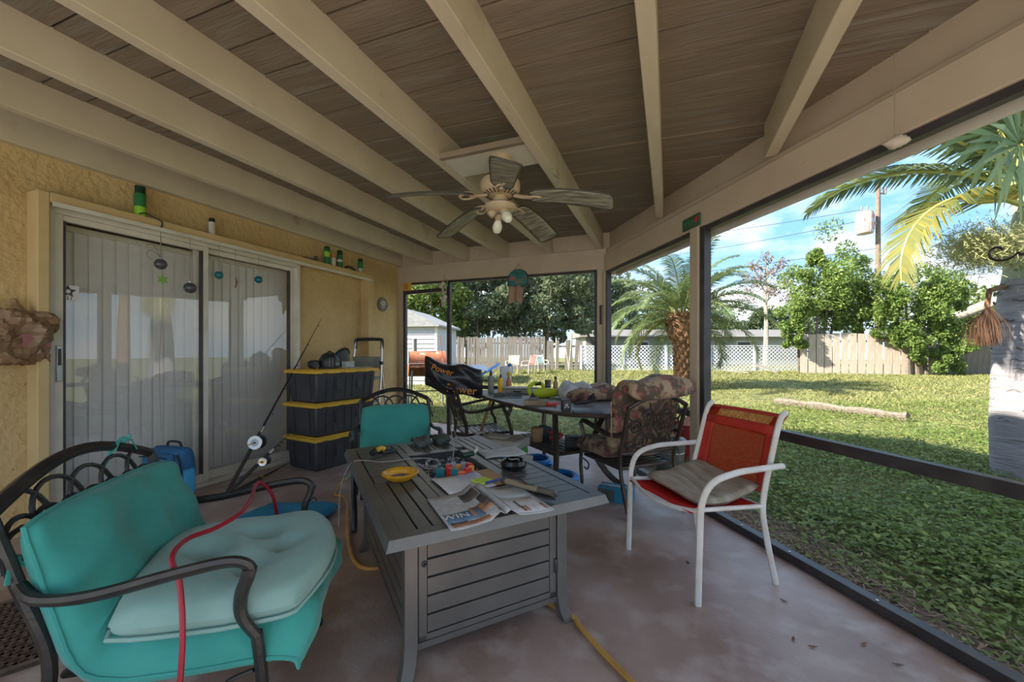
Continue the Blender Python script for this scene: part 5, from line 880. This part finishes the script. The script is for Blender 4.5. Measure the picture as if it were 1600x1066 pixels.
# folding step ladder behind the totes
lp = xp(566, 600, -3.50); ld_ = tag(empty('step_ladder', (-3.57, 4.02, 0), YAW-.15), 'grey folding step ladder with a black handrail behind the totes', 'ladder')
for s in (-1, 1):
    MB().tube([(s*.23, -.20, 0), (s*.20, .0, .9), (s*.18, .06, 1.30)], .013, 8).build('front_rail', 'steel', ld_); MB().tube([(s*.24, .14, 0), (s*.20, .03, .9)], .011, 8).build('rear_rail', 'steel', ld_); MB().box(s*.20-.02, s*.20+.02, -.01, .03, 1.02, 1.06).build('clamp', 'black_plastic', ld_)
MB().tube(spline([(-.18, .06, 1.22), (-.18, .07, 1.31), (-.14, .075, 1.34), (.14, .075, 1.34), (.18, .07, 1.31), (.18, .06, 1.22)], 4), .022, 8).build('handrail', 'black_plastic', ld_)
for k, zz in enumerate((.28, .56, .84)): MB().box(-.2, .2, -.17+.055*k-.1, -.17+.055*k+.08, zz, zz+.03).build('step', 'grill_grey', ld_, bevel=.006)
MB().box(-.185, .185, .0, .02, .96, 1.12).build('tool_tray', 'grey_case', ld_, bevel=.02)
# ------------------------------------------------------------------ fishing rods
def rod(label, p0, p1, reel, mt='rod_black', silver=True, gold=False, guides=5, hl=.42):
    a, b = V3(p0), V3(p1); L_ = (b-a).length; t = tag(empty('fishing_rod', a), label, 'fishing rod'); dv = (b-a)
    MB().tube([dv*0, dv*(hl/L_)], [.016, .014], 10).build('handle', 'cork', t); MB().tube([dv*(hl/L_), dv*.7, dv*1.0], [.010, .006, .002], 8).build('blank', mt, t)
    u_ = dv.normalized(); sd3 = u_.cross(V3((0, 0, 1))).normalized(); upv = sd3.cross(u_)
    for k in range(guides): c = dv*(hl/L_+(1-hl/L_)*(k+.6)/guides); r_ = .018*(1-.7*k/guides); MB().tube([c+upv*-r_*1.1+(u_*math.cos(g)*.0+sd3*math.cos(g)*r_-upv*math.sin(g)*r_*-1*.9) for g in [q*math.pi/5 for q in range(10)]], .0022, 5, closed=True).build('line_guide', 'black_metal' if not gold else 'gold', t)
    MB().tube([dv*(hl*.93/L_), dv*(hl*1.03/L_)], .019, 10).build('reel_seat', 'gold' if gold else 'steel', t)
    if reel:
        c = dv*(hl*.80/L_)+V3(W(-.05, .045, 0)); ax_ = V3(W(-1, .12, .1)).normalized(); e1_ = ax_.orthogonal().normalized(); e2_ = ax_.cross(e1_); mp3 = lambda p: tuple(c+e1_*p[0]+e2_*p[1]+ax_*p[2])
        r0 = reel; rl = MB().lathe([(0, -.05), (r0, -.048), (r0*1.02, -.035), (r0*.7, -.03), (r0*.7, .01), (r0*1.02, .014), (r0, .028), (r0*.9, .03), (0, .03)], 24, fn=mp3).build('reel', 'black_plastic', t)
        MB().lathe([(r0*.62, .03), (r0*.98, .030), (r0*.96, .036), (r0*.62, .035)], 24, fn=mp3).build('reel_ring', 'steel', rl); MB().lathe([(0, .03), (r0*.56, .031), (r0*.5, .037), (0, .038)], 20, fn=mp3).build('reel_face', 'galvanised' if silver else 'gold', rl); MB().lathe([(0, .038), (.008, .038), (.008, .045), (0, .045)], 10, fn=mp3).build('reel_hub', 'black_plastic', rl)
        MB().tube([c, dv*(hl*.8/L_)], .010, 6).build('reel_foot', 'steel', t); MB().tube([c+ax_*.036, c+ax_*.05+e1_*r0*.9-e2_*.02], .005, 6).build('crank', 'gold', rl)
    return t
rod('tall black fishing rod with a large silver reel leaning against the glass door', zp(352, 776, 0), tuple(V3(xp(503, 497, -3.66))), .062, hl=.62)
rod('black fishing rod with a small gold reel leaning low toward the totes', zp(345, 782, 0), tuple(V3(zp(452, 678, .44))), .035, silver=False, hl=.5)
rod('black fishing rod with gold bands lying on the floor by the door track', zp(368, 768, .02), zp(455, 722, .03), 0, gold=True, hl=.35, guides=3)
# ------------------------------------------------------------------ backpack
bpk = tag(empty('backpack', zp(268, 792, 0), YAW-.25), 'blue backpack with dark straps on the floor by the sliding door', 'backpack')
pillow(.34, .46, .20, lambda x, y, n: (x, -n, y+.235), 18, 18, seed=51, wr=.012, p=4).build('body', 'pack_blue', bpk, smooth=60)
pillow(.28, .20, .09, lambda x, y, n: (x, -n-.085, y+.33), 12, 12, seed=52, p=5).build('top_pocket', 'pack_blue', bpk, smooth=60); pillow(.30, .20, .10, lambda x, y, n: (x, -n-.085, y+.125), 12, 12, seed=53, wr=.012, p=4).build('lower_pocket', 'pack_dark', bpk, smooth=60)
MB().tube([(-.13, -.128, .405), (0, -.134, .415), (.13, -.128, .405)], .005, 6).build('zip', 'pack_dark', bpk); MB().tube(spline([(-.07, .02, .455), (-.05, .02, .49), (.05, .02, .49), (.07, .02, .455)], 4), .009, 8).build('grab_handle', 'pack_dark', bpk)
for s in (-1, 1): MB().tube(spline([(s*.15, -.07, .42), (s*.18, -.06, .28), (s*.16, -.09, .10), (s*.17, -.05, .02)], 5), .013, 8, flat=.5).build('strap', 'pack_dark', bpk); pillow(.10, .20, .10, lambda x, y, n: (s*(.165+n*.5), x, y+.20), 8, 10, p=4, seed=54).build('side_pocket', 'pack_light', bpk, smooth=60)
MB().tube(spline([(-.12, -.15, .20), (0, -.16, .215), (.12, -.15, .20)], 4), .008, 6).build('front_strap', 'pack_light', bpk)
fcn = zp(447, 806, .035); fcu = tag(empty('floor_cushion', fcn, YAW-.12), 'bright blue square cushion lying flat on the concrete floor', 'cushion')
pillow(.56, .42, .075, lambda x, y, n: (x, y, n+.015*math.sin(x*7)*math.sin(y*6)), 18, 18, seed=61, wr=.006, p=6).build('cushion_body', 'blue_cloth', fcu, smooth=60); piping(.56, .42, lambda x, y, n: (x, y, n), .005).build('piping', 'blue_cloth', fcu); MB().tube(spline([(.03, .21, .01), (.05, .24, .045), (.08, .235, .01)], 4), .004, 6).build('tag_loop', 'pack_dark', fcu)
# ------------------------------------------------------------------ doormat
mp2 = V3(zp(60, 960, 0)); mt_ = tag(empty('doormat', (-1.98, .92, 0), 0), 'brown ribbed diamond doormat at the foot of the house wall', 'doormat')
c1 = V3(zp(112, 935, 0)); c2_ = V3(zp(72, 1046, 0)); c3_ = V3(zp(45, 905, 0)); ed1 = (c2_-c1).normalized(); mt_.location = c1; mt_.rotation_euler = (0, 0, math.atan2(ed1.y, ed1.x)); LM, WM = .62, .95
MB().box(-.15, LM-.1, -WM, 0, 0, .008).build('base', 'mat_brown', mt_, bevel=.003)
m = MB(); q = -.12
while q < LM+WM:
    for sg in (1, -1):
        pts2 = []
        for k in range(2):
            pass
        if sg > 0: x0, y0, x1, y1 = q-WM, -WM+.03, q, -.03
        else: x0, y0, x1, y1 = q, -WM+.03, q-WM, -.03
        def clip(xa, ya, xb, yb):
            lo, hi = 0., 1.; dx_ = xb-xa
            for (bd, s) in ((-.12, 1), (LM-.13, -1)):
                f0, f1 = s*(xa-bd), s*(xb-bd)
                if f0 < 0 and f1 < 0: return None
                if f0 < 0: lo = max(lo, f0/(f0-f1))
                if f1 < 0: hi = min(hi, f0/(f0-f1))
            return None if hi <= lo else (xa+dx_*lo, ya+(yb-ya)*lo, xa+dx_*hi, ya+(yb-ya)*hi)
        r_ = clip(x0, y0, x1, y1)
        if r_: m.beam((r_[0], r_[1], .009), (r_[2], r_[3], .009), .012, .006)
    q += .055
m.build('diamond_ribs', 'mat_ridge', mt_, smooth=0)['kind'] = 'stuff'
MB().tube([(-.13, -WM+.02, .008), (LM-.12, -WM+.02, .008), (LM-.12, -.02, .008), (-.13, -.02, .008)], .012, 6, closed=True).build('border', 'mat_ridge', mt_)
# red cable over the arm of the front chair
cA = V3(pa); sA, cA_ = math.sin(ra), math.cos(ra)
def ch(x, y, z): return (cA.x+cA_*x-sA*y, cA.y+sA*x+cA_*y, z)
tag(MB().tube(spline([ch(.42, .10, .0), ch(.40, .10, .22), ch(.37, .10, .44), ch(.33, .075, .57), ch(.305, .045, .632), ch(.20, .03, .635), ch(.12, .07, .63), ch(.03, .10, .635), ch(-.10, .09, .64), ch(-.22, .06, .642), ch(-.31, .05, .635), ch(-.345, .09, .55), ch(-.36, .12, .30), ch(-.4, .2, .01)], 8), .007, 8).build('red_cable', 'cable_red'), 'red cable draped across both arms of the front teal armchair', 'cable')
# orange hose
hpts = [zp(1010, 1090, .012), zp(985, 1064, .012), zp(940, 1018, .012), zp(905, 978, .012), zp(888, 960, .012), ftp(.66, .5, -T+.012), ftp(.3, .9, -T+.012), ftp(.02, 1.06, -T+.012), zp(540, 782, .012), zp(523, 772, .012), zp(535, 752, .012), zp(560, 735, .012), zp(600, 722, .012)]
tag(MB().tube(spline(hpts, 8), .011, 8).build('garden_hose', 'hose'), 'orange-tan hose snaking under the fire table', 'hose')
# ------------------------------------------------------------------ on the door casing and wall
LZ = 2.215
def can(label, px, r, h, parts, capm='can_dark', wr_=None):
    p = xp(px, 350, -3.775); t = tag(empty('spray_can', (-3.775, p[1], LZ), 0), label, 'spray can'); z = 0
    for (hh, mt__) in parts: MB().lathe([(r, z), (r, z+hh)], 18).build('body_band', mt__, t); z += hh
    MB().lathe([(r, z), (r*.96, z+.006), (r*.9, z+.01), (r*.9, z+h-z-.003), (r*.8, h), (0, h)], 18).build('cap', capm, t); return t
can('tall green spray can with a lime band on the door ledge near the casing end', 219, .036, .235, [(.075, 'can_lime'), (.1, 'can_green')])
can('small white spray can with a dark cap, alone on the door ledge', 331, .026, .15, [(.115, 'can_white')], 'black_plastic')
can('dark green spray can beside the orange-topped can on the door ledge', 511, .034, .215, [(.09, 'can_green'), (.06, 'can_lime'), (.03, 'can_green')])
can('white can with an orange cap between two green spray cans', 521, .028, .145, [(.10, 'can_white')], 'can_orange')
can('dark green spray can to the right of the orange-topped can', 531, .034, .215, [(.07, 'can_green'), (.03, 'can_white'), (.06, 'can_green')])
can('green and white spray can alone at the far end of the ledge', 563, .031, .19, [(.06, 'can_white'), (.08, 'can_green')])
c_ = xp(240, 350, -3.74); tag(MB().tube(spline([(-3.745, c_[1]-.09, 2.23), (-3.735, c_[1]-.05, 2.245), (-3.72, c_[1]-.0, 2.222), (-3.71, c_[1]+.04, 2.20), (-3.712, c_[1]+.035, 2.15)], 5), .006, 6).build('black_wire', 'wire'), 'short black wire curling off the ledge beside the tall green can', 'wire')
c_ = xp(488, 350, -3.76); tag(MB().tube([(-3.76, c_[1]-.12, LZ+.012), (-3.76, c_[1]+.03, LZ+.012)], .010, 7).box(-3.775, -3.745, c_[1]+.03, c_[1]+.06, LZ, LZ+.06).build('hand_tool', 'camo_box'), 'small dark tool lying on the ledge left of the green cans', 'tool')
c_ = xp(545, 350, -3.76); tag(MB().tube(spline([(-3.76, c_[1]-.06, LZ+.01), (-3.755, c_[1]-.02, LZ+.04), (-3.75, c_[1]+.05, LZ+.03), (-3.75, c_[1]+.1, LZ+.01)], 4), .012, 7).build('black_strap', 'black_plastic'), 'black rolled strap lying on the ledge between green cans', 'strap')
def ball(label, px, py, r, mt__, string=True):
    p = xp(px, py, -3.735); t = tag(empty('glass_ball', p), label, 'ornament'); MB().lathe([(r*math.sin(k*math.pi/10), -r*math.cos(k*math.pi/10)) for k in range(11)], 18).build('ball', mt__, t); MB().lathe([(r*.25, r*.95), (r*.25, r*1.2), (0, r*1.2)], 10).build('collar', 'steel', t)
    if string: MB().tube([(0, 0, r*1.15), (0, 0, 2.128-p[2])], .0022, 5).build('string', 'string', t)
    return t
t1 = ball('smoky glass ball with wire hooks hanging at the left glass panel', 251, 413, .042, 'glass_smoke'); MB().tube(spline([(0, 0, .05), (0, -.06, .10), (0, -.09, .06), (0, -.06, .02)], 4), .0035, 5).tube(spline([(0, 0, .05), (0, -.05, .14), (0, -.09, .13)], 4), .0035, 5).build('wire_hook', 'string', t1)
ball('small teal glass ball hanging just right of the door stile', 342, 430, .034, 'glass_teal'); ball('larger teal glass ball hanging at the right glass panel', 404, 437, .036, 'glass_teal'); ball('dark grey glass ball hanging low beside the door stile', 297, 450, .045, 'glass_smoke')
p = xp(254, 437, -3.735); tg = tag(empty('leaf_ornament', p), 'green leaf-shaped ornament hanging under the smoky ball', 'ornament'); MB().prism([(math.sin(k*math.pi/6)*(.045 if k % 2 == 0 else .02), math.cos(k*math.pi/6)*(.045 if k % 2 == 0 else .02)) for k in range(12)], -.003, .003, lambda q: (q[2], q[0], q[1])).build('leaf', 'leaf_tag', tg); MB().tube([(0, 0, .04), (0, 0, .07)], .002, 5).build('string', 'string', tg)
p = xp(368, 440, -3.735); tg = tag(empty('rusty_chime', p), 'thin rusty hanging hook between the two teal balls', 'ornament'); MB().tube([(0, 0, 2.125-p[2]), (0, 0, .02)], .0022, 5).build('string', 'string', tg); MB().tube([(0, 0, .04), (0, .01, 0), (0, 0, -.06)], [.003, .008, .004], 6).build('hook', 'rust', tg)
p = xp(252, 600, -3.735); tag(MB().tube(spline([(-3.738, p[1], 2.10), (-3.738, p[1]+.01, 1.6), (-3.738, p[1]-.01, 1.1), (-3.738, p[1], .55)], 4), .0016, 5).build('loose_string', 'string'), 'long loose string hanging down the sliding glass', 'string')
p = xp(598, 476, WX+.012); pq = tag(empty('paw_plaque', (WX+.002, p[1], p[2]), 0, (math.pi/2, 0, math.pi/2)), 'round grey stone plaque with a paw print on the stucco', 'plaque'); MB().lathe([(.0, 0), (.098, 0), (.102, .01), (.095, .022), (.082, .018), (0, .018)], 28).build('disc', 'plaque', pq); MB().lathe([(.075, .019), (.08, .021), (.078, .023), (.073, .021)], 28).build('ring', 'plaque', pq)
for (a, b, r_) in ((0, -.018, .032), (-.043, .012, .016), (-.018, .038, .018), (.018, .038, .018), (.043, .012, .016)): MB().lathe([(r_, .017), (r_*.9, .024), (0, .026)], 14, (a, b, 0)).build('paw_pad', 'plaque_paw', pq)
MB().prism([(0, -.037), (.016, -.018), (.009, -.01), (0, -.016), (-.009, -.01), (-.016, -.018)], .025, .028).build('heart', 'news_dark', pq)
bgq = tag(empty('carrier_bag', (xp(20, 530, -3.80)[0], xp(20, 530, -3.80)[1], 1.27), .2), 'crumpled tan plastic carrier bag hanging on the wall beside the casing', 'bag'); pillow(.30, .34, .14, lambda x, y, n: (n+.07+.022*math.sin(x*31+y*25)+random.uniform(-.011, .011), x*(1-.25*abs(y)*2)+.03*math.sin(y*19)+random.uniform(-.008, .008), y+random.uniform(-.008, .008)), 20, 20, seed=71, wr=.03, p=3).build('sack', 'bag_tan', bgq, smooth=15); MB().tube(spline([(.05, 0, .15), (.02, .0, .2), (0, .0, .24)], 4), [.03]*4+[.02]*4+[.012], 7).build('gathered_neck', 'bag_tan', bgq); MB().box(.132, .138, -.03, .10, -.06, .02).build('receipt', 'sign_pink', bgq)
# ------------------------------------------------------------------ ceiling fan
fx_, fy_ = -.985, 2.30; fzb = zr(-1.05)+.012
fan = tag(empty('ceiling_fan', (fx_, fy_, fzb)), 'tan five-blade ceiling fan with weathered drooping wood blades', 'ceiling fan')
MB().lathe([(0, 0), (.07, 0), (.075, -.02), (.065, -.055), (.035, -.075), (.014, -.08), (0, -.08)], 24).build('canopy', 'fan_body', fan); MB().lathe([(.012, -.07), (.012, -.15)], 12).build('downrod', 'fan_body', fan); MB().lathe([(.022, -.10), (.026, -.115), (.012, -.13)], 14).build('collar', 'fan_body', fan)
mh = MB().lathe([(0, -.13), (.06, -.132), (.115, -.145), (.125, -.16), (.125, -.205), (.11, -.225), (.08, -.24), (.05, -.245), (0, -.245)], 32).build('motor_housing', 'fan_body', fan)
for k in range(24): g = k*math.pi/12; MB().beam((math.cos(g)*.075, math.sin(g)*.075, -.243), (math.cos(g)*.108, math.sin(g)*.108, -.229), .008, .004).build('vent_slot', 'plank_groove', mh)
MB().lathe([(.04, -.245), (.045, -.26), (.04, -.285), (.09, -.295), (.10, -.305), (.09, -.325), (.06, -.34), (.03, -.345), (0, -.345)], 28).build('light_fitter', 'fan_body', fan)
for k, (dg, dl) in enumerate(((-.045, .02), (.045, -.01), (.0, -.05))):
    v_ = W(dg, dl); hv = V3((v_[0], v_[1], -.05)).normalized(); c0 = V3((v_[0]*.8, v_[1]*.8, -.335)); e1_ = hv.orthogonal().normalized(); e2_ = hv.cross(e1_); mp4 = lambda p: tuple(c0+e1_*p[0]+e2_*p[1]+hv*p[2])
    sk = MB().lathe([(.022, 0), (.026, .02), (.024, .04)], 14, fn=mp4).build('lamp_socket', 'fan_body', fan)
    if k < 2: MB().lathe([(.014, .035), (.018, .05), (.03, .08), (.032, .105), (.022, .13), (0, .14)], 16, fn=mp4).build('bulb', 'bulb', sk)
for k in range(5):
    th_ = math.radians(202+72*k); hv = V3(W(math.sin(th_), math.cos(th_))); az = math.atan2(hv.y, hv.x); ir = empty
    def bf(r, s, z): return (math.cos(az)*r-math.sin(az)*s, math.sin(az)*r+math.cos(az)*s, z)
    tw = math.radians(-14)
    def bl_(u, v):                                                    # u along, v across
        r = .19+.50*u; wdt = (.062+.014*math.sin(min(1, u*1.3)*1.57))*(1-.0*u); 
        if u > .94: wdt *= (1-((u-.94)/.06)**2*.35)
        if u < .08: wdt *= .7+.3*u/.08
        s = (2*v-1)*wdt; return bf(r, s*math.cos(tw), -.262-.085*u**1.7+s*math.sin(tw))
    arm = MB().tube([bf(.09, 0, -.245), bf(.14, 0, -.258), bf(.20, 0, -.268)], .010, 7, flat=1.5)
    for s in (-1, 1): arm.tube(spline([bf(.15, s*.006, -.26), bf(.19, s*.03, -.268+s*.006), bf(.235, s*.035, -.272+s*.008), bf(.26, s*.012, -.274+s*.003), bf(.24, 0, -.272)], 4), .006, 6)
    arm = arm.build('blade_iron', 'fan_body', fan)
    b_ = MB().grid(24, 8, bl_).build('blade', 'fan_blade', fan, solid=.007)
    rim = [bl_(u/24, 0) for u in range(25)]+[bl_(1, v/7) for v in range(1, 8)]+[bl_(1-u/24, 1) for u in range(1, 25)]; MB().tube(rim, .005, 5, closed=True).build('blade_edge', 'blade_edge', b_)
# ------------------------------------------------------------------ hanging signs and charms
sg_ = V3(FW(2.08, 2.13, -.07)); sgn = tag(empty('fish_sign', tuple(sg_), 0, (math.pi/2, 0, math.atan2(FE.y, FE.x))), 'arched teal painted fish sign with a tan net hanging on the far header', 'sign')
arc = [(.15*math.cos(math.pi*k/14), -.02+.13*math.sin(math.pi*k/14)) for k in range(15)]+[(-.15, -.10), (.0, -.115), (.07, -.13), (.15, -.09)]
MB().prism(arc, -.006, .006).build('board', 'sign_dark', sgn); MB().prism([(x_*.9, y_*.9) for x_, y_ in arc], .006, .009).build('painted_face', 'sign_teal', sgn)
MB().lathe([(.022, .009), (.02, .013), (0, .013)], 14, (.105, -.01, 0)).build('fish_eye', 'sign_pink', sgn); MB().lathe([(.012, .013), (.01, .016), (0, .016)], 12, (.105, -.01, 0)).build('pupil', 'sign_dark', sgn); MB().prism([(-.12, .0), (-.09, .025), (-.04, .02), (-.02, -.01), (-.06, -.035), (-.1, -.03)], .009, .013).build('painted_fish', 'sign_pink', sgn)
for k in range(4): MB().tube(spline([(-.03+k*.028, -.03, .012), (-.02+k*.028, -.055, .012), (-.028+k*.028, -.075, .012)], 3), .006, 6).build('painted_stroke', 'sign_orange', sgn)
MB().tube(spline([(-.08, .05, .01), (-.02, .07, .012), (.03, .05, .012), (.08, .06, .01)], 4), .010, 6, flat=.4).build('painted_wave', 'can_green', sgn)
MB().grid(16, 10, lambda u, v: (-.13+.20*u-.015*(v-.5), -.10-.20*v-.03*math.sin(u*9)*v, .012+.02*math.sin(u*12))).build('net', 'net_tan', sgn, solid=.006)
MB().tube([(-.05, .1, 0), (0, .19, -.02), (.05, .1, 0)], .0025, 5).build('hanger', 'string', sgn)
p = V3(FW(.19, 2.16, -.05)); tb2 = tag(empty('painted_tile', tuple(p), 0, (math.pi/2, 0, math.atan2(FE.y, FE.x))), 'yellow-brown painted tile at the top of the screen door frame', 'tile'); MB().box(-.085, .085, -.055, .055, -.005, .005).build('tile', 'tote_yellow', tb2); MB().box(-.05, .02, -.04, .04, .005, .008).build('painted_figure', 'wood_handle', tb2)
p = V3(FW(.90, 2.14, -.06)); wc = tag(empty('shell_garland', tuple(p), 0), 'white shell and leaf garland hanging on the screen door post', 'garland')
for k in range(22): g = k*2.4; MB().lathe([(0, 0), (.026, .008), (.03, .016), (0, .02)], 8, fn=lambda q: (q[0], q[2]*.7, q[1])).build('shell', 'shell' if k % 3 else 'leaf_tag', wc, loc=(.045*math.cos(g)*(1 if k < 10 else .6), -.015-.012*(k % 3), .04-k*.017), rot=(random.uniform(-.5, .5), random.uniform(-1, 1), random.uniform(-1, 1)))
MB().tube([(0, 0, .12), (0, 0, -.34)], .003, 5).tube([(0, 0, .12), (0, .03, .12)], .003, 5).build('string', 'string', wc)
p = V3(RW(1.63, 2.17, -.035)); er = math.atan2(EV[1], EV[0]); gs = tag(empty('green_plaque', tuple(p), 0, (math.pi/2, 0, er)), 'small dark green wooden plaque with a painted red bird above the post', 'plaque'); MB().box(-.10, .10, -.045, .045, 0, .014).build('board', 'sign_green', gs, bevel=.002)
for k in range(5): MB().tube(spline([(-.075+k*.024, .018, .016), (-.066+k*.024, -.012, .016), (-.058+k*.024, .012, .016)], 3), .0035, 5).build('painted_letter', 'can_green', gs)
MB().prism([(.05, -.005), (.062, .018), (.078, .022), (.082, .0), (.07, -.018)], .014, .018).build('painted_bird', 'poly_red', gs)
p = V3(RW(3.02, 1.0, -.14)); pxy = at(1549, 172, 0); cs_ = tag(empty('shell_pendant', tuple(V3(RW(3.03, 2.055, -.10)))), 'spiral conch shell hanging on a string from the ceiling', 'shell'); MB().lathe([(0, -.05), (.012, -.03), (.03, -.005), (.032, .01), (.024, .022), (.026, .03), (.016, .04), (.017, .046), (.007, .055), (0, .062)], 16, fn=lambda q: (q[2]*.9+q[0]*.2, q[1], q[0]*.9)).build('shell', 'shell', cs_); MB().tube([(0, 0, .02), (0, 0, .37)], .0018, 5).build('string', 'string', cs_)
def rwp(x, y, off=-.05):
    dx, dy = F[0]+R[0]*(x-CXP)/FPX, F[1]+R[1]*(x-CXP)/FPX; return at(x, y, (CO[0]*NV[0]+CO[1]*NV[1]+off)/(dx*NV[0]+dy*NV[1]))
b0 = V3(rwp(1560, 398)); hk = tag(empty('wire_hook', tuple(b0)), 'black curled iron hook hung on the right screen rail', 'hook')
pts = [rwp(a_, b_) for a_, b_ in ((1567, 391), (1562, 387), (1553, 388), (1546, 396), (1551, 405), (1566, 407), (1580, 403), (1591, 395), (1597, 398), (1612, 391), (1640, 392))]
MB().tube([V3(p)-b0 for p in spline(pts, 5)], .0042, 7).build('iron_scroll', 'black_metal', hk); e_ = V3(pts[-1])-b0; MB().tube([e_, e_+V3((.0, 0, .2)), e_+V3((0, 0, 2.08-pts[-1][2]))], .003, 6).build('hanger', 'black_metal', hk)
# small debris on the slab
for k, (px, py) in enumerate(((1403, 1040), (1240, 1000), (1225, 940), (1350, 1008), (1075, 880), (1270, 1012))):
    p = zp(px, py, .001); g = k*1.3; tag(MB().grid(5, 3, lambda u, v: ((u-.5)*.035, (v-.5)*.012*(1-abs(2*u-1)*.8), .003+.006*abs(u-.5))).build('dry_leaf', 'rust' if k % 2 else 'plank_groove', loc=(p[0], p[1], .001), rz=g, solid=.001), 'dark curled dry leaf lying on the bare concrete near the sill', 'leaf', 'dry leaves on the slab')
bpy.context.view_layer.update()
